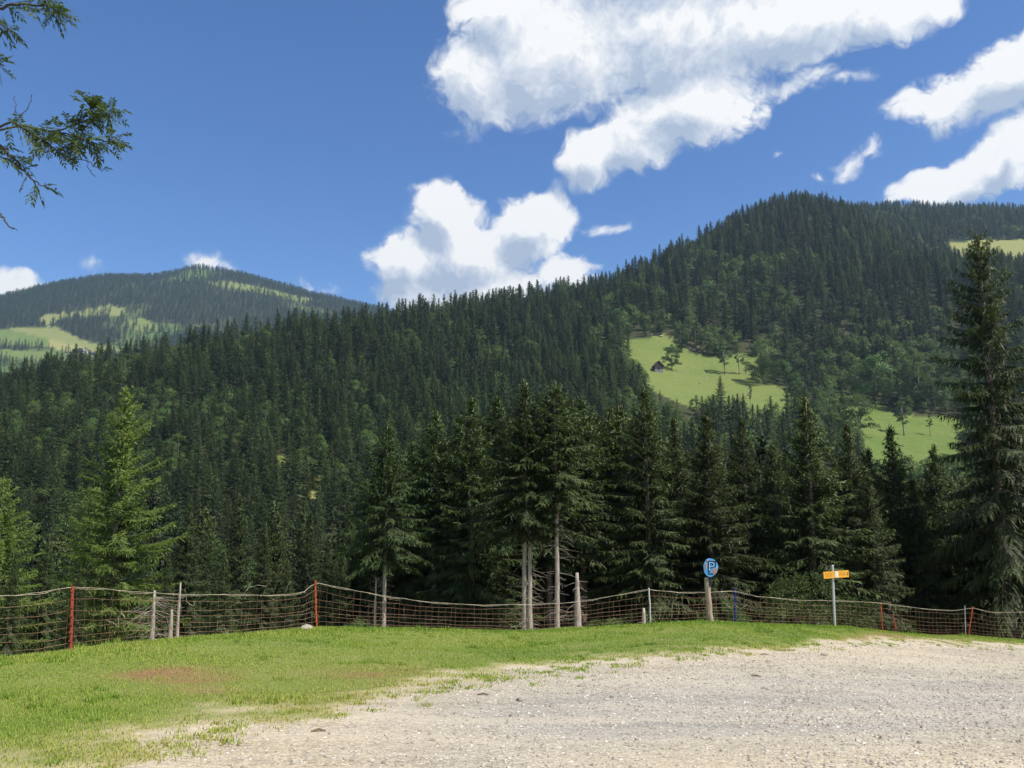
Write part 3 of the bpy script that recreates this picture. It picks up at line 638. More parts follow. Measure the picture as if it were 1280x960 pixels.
# the largest in view become trees of their own
STAND = np.array([(-100, 760), (0, 740), (95, 560), (150, 490), (210, 600), (260, 690), (330, 690), (430, 640), (455, 545), (600, 498), (700, 485), (850, 530), (880, 515), (1000, 500), (1080, 535), (1180, 555), (1185, 420), (1220, 300), (1260, 420), (1300, 520)], float)
size = fh / fy * F
front = (fty < np.interp(ftx, STAND[:, 0], STAND[:, 1]) - 6) & (ftx > -5) & (ftx < 1285)
def largest(mask, k, gap):
    c = np.flatnonzero(keep & mask & front); c = c[np.argsort(-size[c])]; return c[:k]
ind_s = largest(~broad & ~pale & (fy < 900), 215, 0); ind_b = largest(broad & (fy < 700), 90, 0)
single = np.zeros(n, bool); single[ind_s] = True; single[ind_b] = True
rr = random.Random(9)
for i in ind_s:
    put_tree('spruce_tree', SP_MID[rr.randrange(4)], fx[i], fy[i], fh[i], rr.uniform(0, 6.28), 'dark spruce on the lower forested slope across the valley', 'tree', 'spruces on the lower slope across the valley', rr.uniform(.85, 1.2), rr.uniform(-.02, .02), fz[i])
for i in ind_b:
    put_tree('broadleaf_tree', BROAD[rr.randrange(4)], fx[i], fy[i], fh[i], rr.uniform(0, 6.28), 'paler green leafy tree among the spruces on the slope across the valley', 'tree', 'leafy trees mixed into the forest across the valley', rr.uniform(.85, 1.2), rr.uniform(-.03, .03), fz[i])

# the rest: one mass for each kind, small trees set on points
def proto_coll(name, meshes):
    c = bpy.data.collections.new(name)
    for i, me in enumerate(meshes): c.objects.link(bpy.data.objects.new('%s_%02d' % (name, i), me))
    return c
def low_spruce(seed, H, R, c0, step, tw, W, mat=None):
    b = MB(); b.tube([(0, 0, -1), (0, 0, H * .5), (0, 0, H * .97)], [.25, .16, .03], 4, mat=1)
    spruce_crown(b, H, R, c0, seed, step=step, nb=6, tw=tw, W=W, wood=False, Ls=1.15, power=.66, ragged=.42); return b.mesh('low_spruce', [mat or M_SPRUCE_FAR, M_TWIG], round_=con_round(H))
def low_broad(seed, H, R, cl, lv, lf):
    b = MB(); b.tube([(0, 0, -1), (0, 0, H * .6)], [.22, .1], 4, mat=1); broad_crown(b, H, R, seed, cl, lv, lf, .18, limbs=False); return b.mesh('low_broad', [M_LEAF, M_TWIG], round_=ball_round(H, .18))
def mass(name, label, mask, coll, k, sx, base_h):
    i = np.flatnonzero(mask); me = bpy.data.meshes.new(name); me.vertices.add(len(i))
    me.vertices.foreach_set('co', np.stack([fx[i], fy[i], fz[i]], 1).astype('f').ravel())
    s = fh[i] / base_h; w = s * R0.uniform(.8, 1.25, len(i)) * sx
    at = me.attributes.new('tree_scale', 'FLOAT_VECTOR', 'POINT'); at.data.foreach_set('vector', np.stack([w, w, s], 1).astype('f').ravel())
    at = me.attributes.new('tree_turn', 'FLOAT_VECTOR', 'POINT'); at.data.foreach_set('vector', np.stack([R0.normal(0, .025, len(i)), R0.normal(0, .025, len(i)), R0.uniform(0, 6.28, len(i))], 1).astype('f').ravel())
    at = me.attributes.new('tree_kind', 'INT', 'POINT'); at.data.foreach_set('value', R0.randint(0, k, len(i)).astype('i'))
    o = link(name, me, kind='stuff'); o['label'] = label; o['category'] = 'forest'
    g = bpy.data.node_groups.new(name, 'GeometryNodeTree')
    g.interface.new_socket('Geometry', in_out='INPUT', socket_type='NodeSocketGeometry'); g.interface.new_socket('Geometry', in_out='OUTPUT', socket_type='NodeSocketGeometry')
    a = g.nodes.new('NodeGroupInput'); z = g.nodes.new('NodeGroupOutput'); ins = g.nodes.new('GeometryNodeInstanceOnPoints')
    ci = g.nodes.new('GeometryNodeCollectionInfo'); ci.inputs[0].default_value = coll; ci.inputs['Separate Children'].default_value = True; ci.inputs['Reset Children'].default_value = True
    def na_(nm, t):
        q = g.nodes.new('GeometryNodeInputNamedAttribute'); q.data_type = t; q.inputs[0].default_value = nm; return q.outputs[0]
    e2r = g.nodes.new('FunctionNodeEulerToRotation'); g.links.new(na_('tree_turn', 'FLOAT_VECTOR'), e2r.inputs[0])
    g.links.new(a.outputs[0], ins.inputs['Points']); g.links.new(ci.outputs[0], ins.inputs['Instance']); ins.inputs['Pick Instance'].default_value = True
    g.links.new(na_('tree_kind', 'INT'), ins.inputs['Instance Index']); g.links.new(e2r.outputs[0], ins.inputs['Rotation']); g.links.new(na_('tree_scale', 'FLOAT_VECTOR'), ins.inputs['Scale'])
    g.links.new(ins.outputs[0], z.inputs[0])
    md = o.modifiers.new('trees', 'NODES'); md.node_group = g; return len(i)
C_S = proto_coll('spruce_shape', [low_spruce(201 + i, 22, R, c, .85, .50, .36) for i, (R, c) in enumerate(((5.4, .10), (4.6, .12), (6.0, .08), (4.2, .14)))])
C_L = proto_coll('larch_shape', [low_spruce(211 + i, 22, R, .1, .95, .5, .36, M_LARCH_FAR) for i, R in enumerate((5.0, 4.4))])
C_F = proto_coll('far_spruce_shape', [low_spruce(221 + i, 22, R, .08, 1.9, 1.1, 1.0, M_FAR) for i, R in enumerate((4.2, 4.8))])
C_B = proto_coll('broad_shape', [low_broad(231 + i, 14, R, 34, 44, .62) for i, R in enumerate((4.4, 3.8, 5.0))])
rest = keep & ~single
print('forest', mass('spruce_forest', 'dark spruce forest covering the hills across the valley', rest & ~broad & ~pale & (band < 2), C_S, 4, 1.0, 22.0),
      mass('larch_forest', 'lighter green larches scattered through the dark spruce forest', rest & pale & (band < 2), C_L, 2, 1.0, 22.0),
      mass('broadleaf_forest', 'paler leafy woodland patches scattered through the hillside forest', rest & broad & (band < 2), C_B, 3, 1.0, 14.0),
      mass('far_forest', 'hazy forest on the far mountain', rest & (band == 2), C_F, 2, 1.25, 22.0))

# ------------------------------------------------------------------ trees round the meadows
def ground_hit(px, py, y0=200, y1=1500):
    ys = np.geomspace(y0, y1, 900); pts = [unproj(px, py, y) for y in ys]
    X = np.array([p.x for p in pts]); Z = np.array([p.z for p in pts]); g = ground_z(X, ys)
    k = np.flatnonzero(Z <= g); k = k[0] if len(k) else len(ys) - 1
    return float(X[k]), float(ys[k]), float(g[k])
for (px, base, top, proto, wide, label) in (
        (840, 463, 430, BROAD[2], 1.05, 'round leafy tree standing beside the dark hut'),
        (906, 468, 429, THINB[0], 1.3, 'leafy tree with a bare trunk alone in the hut meadow'),
        (924, 468, 432, THINB[1], 1.0, 'slim sparse tree in the hut meadow, next to the lone tree'),
        (932, 468, 440, THINB[2], 1.0, 'slim crooked tree in the hut meadow, beside the hut meadow edge'),
        (852, 441, 403, BROAD[3], 1.1, 'tall leafy tree at the upper edge of the hut meadow'),
        (870, 438, 406, THINB[1], 1.3, 'thin pale tree over the bare rocks above the hut meadow'),
        (884, 442, 412, BROAD[2], 1.3, 'dark leafy tree by the bare rocks above the hut meadow'),
        (955, 480, 425, BROAD[1], 1.1, 'large grey-green tree closing off the end of the hut meadow'),
        (778, 425, 396, BROAD[0], 1.1, 'round dark tree at the narrow upper corner of the hut meadow'),
        (938, 512, 480, THINB[2], .9, 'small sparse tree at the foot of the hut meadow'),
        (1095, 508, 445, BROAD[0], 1.2, 'broad round tree above the lower meadow'),
        (1150, 512, 455, BROAD[1], 1.1, 'broad tree at the upper rim of the lower meadow'),
        (1130, 545, 498, THINB[0], 1.2, 'grey twiggy tree standing in the lower meadow'),
        (1163, 545, 515, THINB[1], 1.0, 'small thin tree on the slope of the lower meadow'),
        (1075, 545, 490, BROAD[2], 1.1, 'rounded tree on the rim of the lower meadow facing the hut meadow'),
        (902, 520, 470, SP_MID[2], 1.0, 'dark pointed spruce alone before the hut meadow')):
    X, Y, Z = ground_hit(px, base); h = max(4.0, (base - top) / F * Y * 1.03)
    put_tree('spruce_tree' if proto is SP_MID[2] else 'broadleaf_tree', proto, X, Y, h, px * .7, label, 'tree', None, wide, 0, Z)

# hut -----------------------------------------------------------------
def gable(b, w, l, h0, rise, over=.4, thick=.18, mat=0):
    for s in (-1, 1):
        x0, x1 = 0, s * (w / 2 + over); z0, z1 = h0 + rise, h0 - rise * over / (w / 2)
        y = l / 2 + over
        v = np.array([(x0, -y, z0), (x1, -y, z1), (x1, y, z1), (x0, y, z0), (x0, -y, z0 + thick), (x1, -y, z1 + thick), (x1, y, z1 + thick), (x0, y, z0 + thick)])
        b.add(v, None, [(0, 1, 2, 3), (4, 7, 6, 5), (0, 4, 5, 1), (1, 5, 6, 2), (2, 6, 7, 3), (3, 7, 4, 0)], mat=mat)
def house(name, label, px, py, w, l, h0, rise, rz, wall, roofm, lower=None, wins=0):
    X, Y, Z = ground_hit(px, py, 200, 3600); e = thing(name, label, 'hut' if name == 'meadow_hut' else 'building', (X, Y, Z), rz)
    b = MB(); v = np.array([(-w / 2, 0, 0), (w / 2, 0, 0), (w / 2, 0, h0), (0, 0, h0 + rise), (-w / 2, 0, h0)], float); v[:2, 2] = -2.0
    f = v + [0, -l / 2, 0]; k = v + [0, l / 2, 0]
    b.add(np.concatenate([f, k]), [(2, 3, 4), (7, 9, 8)], [(0, 1, 2, 4), (6, 5, 9, 7), (1, 6, 7, 2), (5, 0, 4, 9)]); link('wall', b.mesh('wall', wall), e)
    b = MB(); gable(b, w, l, h0 + .05, rise, over=.12 * w); link('roof', b.mesh('roof', roofm), e)
    if lower:
        b = MB(); b.box((0, 0, h0 * .12 - 1), (w / 2 + .06, l / 2 + .06, h0 * .12 + 1)); link('plinth', b.mesh('plinth', lower), e)
    b = MB(); b.box((0, -l / 2 - .05, h0 * .34), (w * .10, .06, h0 * .30)); link('door', b.mesh('door', M_GLASS), e)
    for i in range(wins):
        b = MB(); b.box((-w * .34 + i * w * .68 / max(1, wins - 1), -l / 2 - .04, h0 * .62), (w * .055, .05, h0 * .15)); link('window', b.mesh('window', M_GLASS), e)
    return e
house('meadow_hut', 'small dark gabled hut with a pale base on the steep meadow', 822, 464, 6.2, 7.0, 3.8, 3.2, .12, M_DARKWOOD, M_ROOF, M_GREYWALL, 0)
house('farmhouse', 'white-walled farmhouse with a brown roof on the far hillside', 106, 442, 14, 20, 8, 6, .5, M_PALEWALL, M_ROOF, None, 3)
house('barn', 'dark wooden barn beside the white farmhouse', 97, 441, 14, 26, 6, 6, 1.2, M_DARKWOOD, M_ROOF, None, 0)
house('long_barn', 'long grey roofed barn below the white farmhouse', 122, 444, 16, 42, 5, 5, 1.4, M_GREYWALL, M_ROOF, None, 0)

# boulders on the meadow edge -----------------------------------------
def rock_mesh(seed, sub=2):
    import bmesh
    bm = bmesh.new(); bmesh.ops.create_icosphere(bm, subdivisions=sub, radius=1.0); r = np.random.RandomState(seed)
    pl = unit(r.normal(0, 1, (9, 3))); of = r.uniform(.55, .95, 9)
    for v in bm.verts:
        c = np.array(v.co); dmin = min([of[i] / max(1e-3, c @ pl[i]) if c @ pl[i] > .05 else 9 for i in range(9)] + [1.0]); v.co = c * dmin * (1 + .05 * r.normal())
    me = bpy.data.meshes.new('rock'); bm.to_mesh(me); bm.free(); me.materials.append(M_ROCK); return me
ROCKS = [rock_mesh(300 + i) for i in range(5)]
def put_rock(name, X, Y, s, label, cat, group=None, flat=.6, sink=.3):
    o = tag(link(name, ROCKS[rr.randrange(5)], None, (X, Y, float(ground_z(X, Y)[0]) + s * flat * (1 - 2 * sink) * .5), rr.uniform(0, 6.28)), label, cat, group)
    o.scale = (s * rr.uniform(.8, 1.3), s, s * flat); return o
for (px, py) in ((862, 437), (868, 439), (874, 440), (880, 441), (872, 434), (884, 438), (897, 434), (805, 419), (815, 419), (826, 421)):
    X, Y, Z = ground_hit(px, py); put_rock('boulder', X, Y, rr.uniform(1.2, 2.6), 'pale boulder in the bare band along the upper edge of the hut meadow', 'boulder', 'boulders along the upper meadow edge')
for (px, py) in ((853, 465), (857, 466), (880, 471), (882, 473), (874, 480), (899, 474), (918, 476)):
    X, Y, Z = ground_hit(px, py); put_rock('boulder', X, Y, rr.uniform(.5, 1.0), 'small white rock lying in the grass of the hut meadow', 'boulder', 'white rocks in the hut meadow')

# ------------------------------------------------------------------ spruce stand behind the fence
GRP = 'spruces in the stand behind the fence'
L_HI = 'dark spruce with a bare lower trunk in the dense stand behind the wire fence'
L_FU = 'dark spruce with boughs almost to the ground in the stand behind the wire fence'
def stand(px, top, Y, protos, i, label, group=GRP, wide=1.0, name='spruce_tree', basepx=None, lean=0.0):
    p = unproj(px, top, Y)
    X = unproj(basepx, 790, Y).x if basepx else p.x
    z = float(ground_z(X, Y)[0]); h = p.z - z
    pr = protos[i % len(protos)]
    return put_tree(name, pr, X, Y, h, (px * 1.7) % 6.28, label, 'tree', group, wide * 15.0 / h if protos in (SP_HIGH, SP_FULL, SP_PALE) and h > 15 else wide, lean)
OWN = {590: 'full spruce whose boughs hang low beside the open dark gap in the stand', 806: 'full spruce behind the thin white fence post', 842: 'narrow full spruce between the white fence post and the parking sign',
       882: 'full spruce directly behind the blue parking sign', 928: 'full spruce behind the navy blue fence post', 1006: 'largest full spruce of the stand, behind the tall leafy bush', 1058: 'full spruce behind the yellow trail sign',
       1112: 'full spruce behind the upright orange fence post', 1166: 'full spruce between the upright and the leaning orange posts', 1190: 'lower full spruce close beside the tall ragged spruce', 1252: 'full spruce on the far side of the tall ragged spruce',
       438: 'narrow young spruce at the open end of the stand beside the sunlit trunk', 1085: 'low young spruce in front between the trail sign and the upright orange post', 1140: 'low young spruce behind the short tilted orange stake'}
for k, (px, top, Y, kind, wide, bx) in enumerate((
        (476, 528, 34, 'p', 1.0, 480), (515, 552, 43, 'h', .9, None), (546, 516, 40, 'h', 1.05, None), (590, 497, 37, 'f', 1.0, None), (622, 494, 40, 'h', 1.0, None),
        (656, 478, 33, 'p', 1.05, 656), (697, 480, 33, 'p', 1.1, 697), (727, 497, 41, 'h', .95, None), (762, 508, 44, 'h', 1.0, None), (806, 486, 36, 'f', 1.05, None),
        (842, 522, 40, 'f', .9, None), (882, 514, 36, 'f', 1.0, None), (928, 523, 38, 'f', .95, None), (966, 556, 41, 'h', .95, None), (1006, 497, 37, 'f', 1.15, None),
        (1058, 530, 40, 'f', .95, None), (1112, 533, 41, 'f', 1.0, None), (1166, 558, 42, 'f', .95, None), (1190, 600, 44, 'f', .9, None), (1252, 540, 42, 'f', 1.1, None), (1312, 470, 41, 'f', 1.1, None),
        (438, 630, 42, 'f', .75, None), (575, 540, 46, 'h', .9, None), (1085, 590, 36.5, 'f', .75, None), (1140, 600, 40, 'f', .8, None))):
    if kind == 'p':
        stand(px, top, Y, SP_PALE, {480: 0, 656: 1, 697: 2}[bx], {480: 'spruce on a sunlit bare trunk at the open end of the stand', 656: 'spruce on a thick pale trunk with a pale dead pole beside it', 697: 'spruce on the tallest sunlit bare trunk studded with dead twigs'}[bx], None, wide * 1.3, basepx=bx)
        continue
    stand(px, top, Y, SP_HIGH if kind == 'h' else SP_FULL, k, OWN.get(px, L_HI if kind == 'h' else L_FU), None if px in OWN else (GRP if kind == 'h' else 'full spruces in the stand behind the fence'), wide * 1.32, basepx=bx)
r2 = random.Random(21)
for px in list(range(498, 875, 27)) + list(range(880, 1215, 30)):
    x = px + r2.uniform(-9, 9); sky_ = np.interp(x, [490, 560, 600, 700, 800, 850, 900, 1000, 1100, 1200], [548, 512, 500, 488, 500, 528, 530, 520, 545, 575])
    stand(x, sky_ + r2.uniform(2, 42), r2.uniform(39.5, 45), SP_HIGH if px < 560 or 645 < px < 800 else SP_FULL, px, L_HI if px < 560 or 645 < px < 800 else 'dark spruce with low boughs packed into the second row of the stand', GRP if px < 560 or 645 < px < 800 else 'full spruces packed into the second row of the stand', r2.uniform(1.1, 1.4), lean=r2.uniform(-.012, .012))
for row, Y0 in enumerate((46, 51, 56, 61, 66)):
    for px in range(455, 1340, 46):
        x = px + r2.uniform(-18, 18); sky_ = np.interp(x, [455, 520, 600, 700, 800, 850, 900, 1000, 1100, 1200, 1340], [590, 545, 520, 510, 520, 545, 550, 545, 565, 585, 560])
        stand(x, sky_ + r2.uniform(5, 45), Y0 + r2.uniform(-2.5, 2.5), SP_HIGH, px + row, L_HI, GRP, r2.uniform(.95, 1.25), lean=r2.uniform(-.012, .012))
stand(1221, 291, 38, [SP_TALL], 0, 'tall ragged spruce rising far above the rest of the stand', None, 1.0)
# trees at the low end of the fence
stand(158, 484, 42, [LARCH[0]], 0, 'tall yellow-green larch above the low end of the fence', None, 1.0, 'larch_tree')
stand(6, 598, 34, [LARCH[1]], 0, 'shorter yellow-green larch beyond the end of the fence', None, 1.0, 'larch_tree')
stand(120, 610, 47, [LARCH[1]], 0, 'small larch close behind the tall yellow-green larch', None, .9, 'larch_tree')
for (px, top, Y, w) in ((238, 632, 45, .9), (300, 618, 58, .9), (332, 655, 44, .85), (388, 640, 60, .9), (282, 690, 37, .8), (412, 668, 46, .8), (62, 668, 36, .9), (212, 690, 36, .75), (360, 700, 38, .8), (100, 700, 33, .7), (20, 690, 31, .8), (-40, 640, 36, 1.0), (180, 660, 52, .9), (262, 650, 62, .9), (430, 690, 40, .8), (348, 640, 66, .9)):
    stand(px, top, Y, SP_FULL, int(px + 50), 'young spruce with boughs to the ground beside the yellow-green larches', 'young spruces beside the larches', w * 1.15)

# bare dead trunks and snags
def snag(px, top, Y, r0, seed, label, dead, name='dead_trunk', mat=None):
    p = unproj(px, 792, Y); z = float(ground_z(p.x, Y)[0]); h = unproj(px, top, Y).z - z
    me, _ = trunk_mesh('dead_trunk', h, r0, seed, mat or M_BARK_PALE, dead, top=r0 * .9, lean=.006)
    return tag(link(name, me, None, (p.x, Y, z)), label, 'dead tree')
snag(190, 738, 27, .07, 401, 'grey dead snag with drooping broken branches behind the fence', (.8, 3.6, 60, 1.0))
snag(213, 762, 27.5, .075, 402, 'short broken grey stump beside the grey snag', (.6, 2.4, 8, .3))
snag(222, 728, 27.5, .05, 403, 'thin straight grey dead pole next to the broken stump', (.8, 4, 10, .3))
snag(722, 716, 32, .13, 404, 'pale broken-off trunk among the bare spruce trunks', (.6, 4.5, 40, .7))
snag(663, 640, 33, .09, 405, 'pale dead spruce pole leaning against the bare spruce trunks', (.8, 5.5, 60, .8))
snag(469, 722, 34, .05, 411, 'thin grey pole beside the bare trunk at the end of the stand', (.8, 3.2, 20, .4))
snag(805, 760, 31, .10, 406, 'low grey stump behind the thin white fence post', (.5, 1.6, 8, .3))
snag(873, 690, 40, .06, 407, 'thin dead sapling behind the blue parking sign', (.5, 5.5, 60, .5), mat=M_BARK)

# bushes by the fence
b = MB(); broad_crown(b, 2.6, 1.5, 501, 34, 120, .085, .05, limbs=True); BUSH = b.mesh('bush_leaves', [M_LEAF, M_TWIG])
def bush(px, py, Y, h, label, wide=1.0):
    p = unproj(px, py, Y); z = float(ground_z(p.x, Y)[0]); e = thing('bush', label, 'bush', (p.x, Y, z - .05), px * .3)
    e.scale = (h / 2.6 * wide, h / 2.6 * wide, h / 2.6); link('foliage', BUSH, e)
bush(1003, 785, 28.0, 2.5, 'tall leafy bush behind the fence beside the yellow signpost', 1.0)
bush(1066, 785, 28.5, 1.6, 'lower leafy bush at the foot of the yellow signpost', 1.1)
bush(455, 790, 22.5, .9, 'small bush under the fence next to the pale bare trunk', 1.2)
bush(520, 790, 23.0, .55, 'low bush at the fence below the open gap in the stand', 1.6)
bush(758, 786, 25.0, .8, 'low leafy scrub along the fence near the thin white post', 1.8)
bush(905, 782, 26.0, 1.3, 'leafy bush between the parking sign and the blue post', 1.0)

# ------------------------------------------------------------------ wire fence
FT = np.array([(-260, 770), (-150, 757), (-60, 748), (0, 744), (50, 741), (90, 734), (150, 738), (240, 742), (340, 744), (378, 741), (394, 728), (420, 735), (470, 745), (520, 752), (600, 757), (660, 756), (720, 751), (780, 743),
               (812, 738), (850, 742), (887, 741), (918, 739), (945, 746), (1000, 750), (1050, 751), (1101, 754), (1150, 760), (1195, 763), (1214, 759), (1240, 766), (1290, 765), (1360, 772), (1440, 778)], float)
def fence_pt(px, f, rnd=None):
    """point on the fence: f = 0 at the ground, 1 at the top strand"""
    Y = float(crest_y(px)) + .35; t = unproj(px, np.interp(px, FT[:, 0], FT[:, 1]), Y); g = float(ground_z(t.x, Y)[0]) + .06
    return np.array([t.x, Y, g + (t.z - g) * f])
fence = thing('wire_fence', 'sagging rusty wire mesh fence with odd coloured posts along the grass bank', 'fence')
rw = np.random.RandomState(8); pxs = np.arange(-250, 1432, 9.0)
levels = [.03, .13, .24, .36, .49, .64, .81, 1.0]
wob = [np.convolve(rw.normal(0, 1, len(pxs) + 10), np.ones(11) / 11, 'valid') * .055 for _ in levels]
for j, f in enumerate(levels):
    pp = np.array([fence_pt(p, f) for p in pxs]); pp[:, 2] += wob[j]; pp[:, 1] += wob[(j + 3) % 8] * .6
    b = MB(); b.tube(pp, .0042 if j == 7 else .0030, 4); link('line_wire', b.mesh('line_wire', M_WIRE_TOP if j == 7 else M_WIRE), fence)
    if j == 7:                                                   # a second strand twisted round the top one, with barbs
        b = MB(); q = pp.copy(); ph = np.arange(len(q)) * .9; q[:, 2] += .012 * np.sin(ph) - .014; q[:, 1] += .012 * np.cos(ph); b.tube(q, .0035, 4)
        for k in range(0, len(q), 2):
            d_ = rw.normal(0, 1, 3); d_ /= np.linalg.norm(d_); b.tube([q[k] - d_ * .03, q[k] + d_ * .03], .003, 3, cap=False)
        link('barbed_strand', b.mesh('barbed_strand', M_WIRE_TOP), fence)
b = MB(); p = -248.0
while p < 1430:
    n = 9; fs = np.linspace(0.0, .83 if rw.uniform() < .5 else 1.0, n); pp = np.array([fence_pt(p, f) for f in fs]); k = int((p + 250) / 9); k = min(k, len(pxs) - 1)
    pp[:, 2] += np.interp(fs, levels, [w_[k] for w_ in wob]); pp[:, 0] += np.cumsum(rw.normal(0, .008, n)); b.tube(pp, .0026, 3, cap=False)
    p += .155 * F / float(crest_y(p))
link('stay_wires', b.mesh('stay_wires', M_WIRE), fence, kind='stuff')
def post(p0, p1, rad, mat, label, sides=8, dY=.0, name='fence_post', fl=False):
    Y = float(crest_y(p0[0])) + .35 + dY; a = unproj(p0[0], p0[1], Y); c = unproj(p1[0], p1[1], Y - .04); g = float(ground_z(a.x, Y)[0])
    a = Vector((a.x, Y, g - .35)); s = np.linspace(0, 1, 7)[:, None]; pp = np.array(a) * (1 - s) + np.array(c) * s; pp[1:-1] += rw.normal(0, .006, (5, 3))
    b = MB(); b.tube(pp, [rad] * 7, sides)
    if fl:                                                       # steel T-post: a flange along the back
        for i in range(6): b.box((pp[i] + pp[i + 1]) / 2 + [0, rad * 1.2, 0], (rad * .3, rad * 1.1, (pp[1] - pp[0])[2] * .5))
        for z in np.linspace(.3, .95, 8): b.box(np.array(a) * (1 - z) + np.array(c) * z + [0, -rad, 0], (rad * 1.15, rad * .35, .012))
    o = link(name, b.mesh('fence_post', mat), fence); o['label'] = label; return o
post((89, 817), (91, 733), .021, M_RUST2, 'dark rusty red steel fence post', 6, fl=True)
post((397, 789), (394, 726), .021, M_RUST, 'bright orange-red steel fence post', 6, fl=True)
post((814, 784), (811, 735), .020, M_WHITEPOST, 'thin leaning white fence post')
post((918, 778), (919, 736), .032, M_BLUEPOST, 'navy blue fence post', 8, dY=1.0)
post((1103, 789), (1101, 753), .021, M_RUST, 'upright orange fence post', 6)
post((1123, 790), (1116, 768), .019, M_RUST, 'short tilted orange stake', 6)
post((1207, 795), (1216, 758), .021, M_RUST, 'leaning orange fence post', 6)
post((1206, 795), (1206, 757), .014, M_STEEL, 'thin grey steel rod')
post((-62, 838), (-60, 745), .021, M_RUST2, 'rusty fence post at the low end', 6)
post((1318, 803), (1316, 765), .021, M_RUST, 'orange fence post at the far end', 6)
# wire ends curling off the fence
for (x0, y0, seed) in ((700 / 2.667, 600 + 470 / 2.667, 1), (132, 765, 2), (215, 752, 3), (905, 752, 4), (930, 752, 5), (300, 752, 6), (330, 750, 7)):
    r = np.random.RandomState(seed); Y = float(crest_y(x0)) + .3; s = unproj(x0, y0, Y); st = np.cumsum(r.normal(0, .07, (9, 3)) + [.05, 0, .01], 0); b = MB(); b.tube(np.array(s) + st * [1, .3, 1], .0035, 4)
    link('loose_wire', b.mesh('loose_wire', M_WIRE_TOP), fence)

# ------------------------------------------------------------------ blue parking sign on a log post
Y = 22.3; a = unproj(889, 780, Y); c = unproj(883.5, 722, Y); g = float(ground_z(a.x, Y)[0])
sign = thing('parking_sign', 'round faded blue parking sign with a painted letter on a leaning log post', 'sign', (a.x, Y, g))
s = np.linspace(0, 1, 8)[:, None]; A = np.array([0, 0, -.4]); Cc = np.array([c.x - a.x, 0, c.z - g]); pp = A * (1 - s) + Cc * s; pp[1:-1, 0] += rw.normal(0, .003, 6)
b = MB(); b.tube(pp, np.linspace(.082, .072, 8), 10); link('post', b.mesh('post', M_LOG), sign)
dc = unproj(887, 709, Y); D = Vector((dc.x - a.x, -.11, dc.z - g)); RX = .212
b = MB(); b.box((D.x - .02, -.06, D.z - .22), (.022, .02, .26)); link('bracket', b.mesh('bracket', M_SIGNDK), sign)
b = MB(); an = np.linspace(0, 2 * math.pi, 41)[:-1]; rad = RX * (1 + .03 * np.sin(an * 3 + 1) + .015 * np.sin(an * 7))
ring = np.column_stack([rad * np.cos(an) * .92, np.zeros(40), rad * np.sin(an) * 1.12]); ring2 = ring * [.93, 1, .93]
for y0, rg, m_ in ((0, ring, 0),):
    v = np.concatenate([rg + [0, -.012, 0], rg + [0, .016, 0], [[0, -.014, 0], [0, .016, 0]]]); j = np.arange(40); k = (j + 1) % 40
    b.add(v, np.concatenate([np.stack([j, k, np.full(40, 80)], 1), np.stack([40 + k, 40 + j, np.full(40, 81)], 1)]), np.stack([j, j + 40, k + 40, k], 1))
disc = link('disc', b.mesh('disc', M_SIGNBLUE), sign, D); disc.rotation_euler = (.04, .06, .10)
def letter(txt, size, mat, off, ext, bev=0.0):
    cu = bpy.data.curves.new('letter', 'FONT'); cu.body = txt; cu.size = size; cu.extrude = ext; cu.offset = bev; cu.align_x = 'CENTER'; cu.align_y = 'CENTER'
    t = bpy.data.objects.new('t', cu); col.objects.link(t); bpy.context.view_layer.update()
    me = bpy.data.meshes.new_from_object(t.evaluated_get(bpy.context.evaluated_depsgraph_get())); bpy.data.objects.remove(t); me.materials.clear(); me.materials.append(mat)
    o = link('letter', me, disc, off); o.rotation_euler = (math.pi / 2, 0, 0); return o
letter('P', .37, M_SIGNDK, (.005, -.018, .005), .003, .016)
letter('P', .36, M_SIGNLT, (.012, -.024, .012), .003, -.004)
b = MB(); b.box((0.01, -.017, .163), (.125, .003, .016)); b.box((-.005, -.017, -.165), (.07, .003, .014)); b.box((.125, -.017, .09), (.012, .003, .075)); link('painted_border', b.mesh('painted_border', M_SIGNDK), disc)
for (x, z, w, h, rot) in ((.115, -.075, .05, .055, .5), (-.13, .03, .022, .09, .2), (.09, -.13, .05, .016, .5), (-.10, .17, .03, .02, .6), (.155, -.02, .02, .03, 0)):
    b = MB(); an = np.linspace(0, 6.28, 10)[:-1]; rr_ = 1 + .25 * np.sin(an * 3 + x * 40); v = np.column_stack([x + w * rr_ * np.cos(an + rot), np.full(9, -.0195 - abs(x) * .01), z + h * rr_ * np.sin(an)]); v = np.concatenate([v, [[x, -.0215 - abs(x) * .01, z]]])
    b.add(v, [(i, (i + 1) % 9, 9) for i in range(9)]); link('rust_patch', b.mesh('rust_patch', M_ORANGE), disc)

# ------------------------------------------------------------------ yellow hiking signpost
Y = 25.2; a = unproj(1043.5, 787, Y); c = unproj(1040.5, 707, Y); g = float(ground_z(a.x, Y)[0])
sp = thing('trail_signpost', 'yellow trail direction sign with a white panel on a grey metal pole', 'sign', (a.x, Y, g))
b = MB(); b.tube(np.array([(0, 0, -.4), ((c.x - a.x) * .5, 0, (c.z - g) * .5), (c.x - a.x, 0, c.z - g)]), .036, 12); pole = link('pole', b.mesh('pole', M_STEEL), sp)
b = MB(); b.tube(np.array([(c.x - a.x, 0, c.z - g), (c.x - a.x, 0, c.z - g + .012)]), [.039, .03], 12); link('cap', b.mesh('cap', M_STEEL), pole)
bc = unproj(1044, 718, Y); B0 = Vector((bc.x - a.x, -.065, bc.z - g))
board = None
b = MB(); v = [(-.385, .090), (.385, .112), (.385, -.088), (-.385, -.105)]
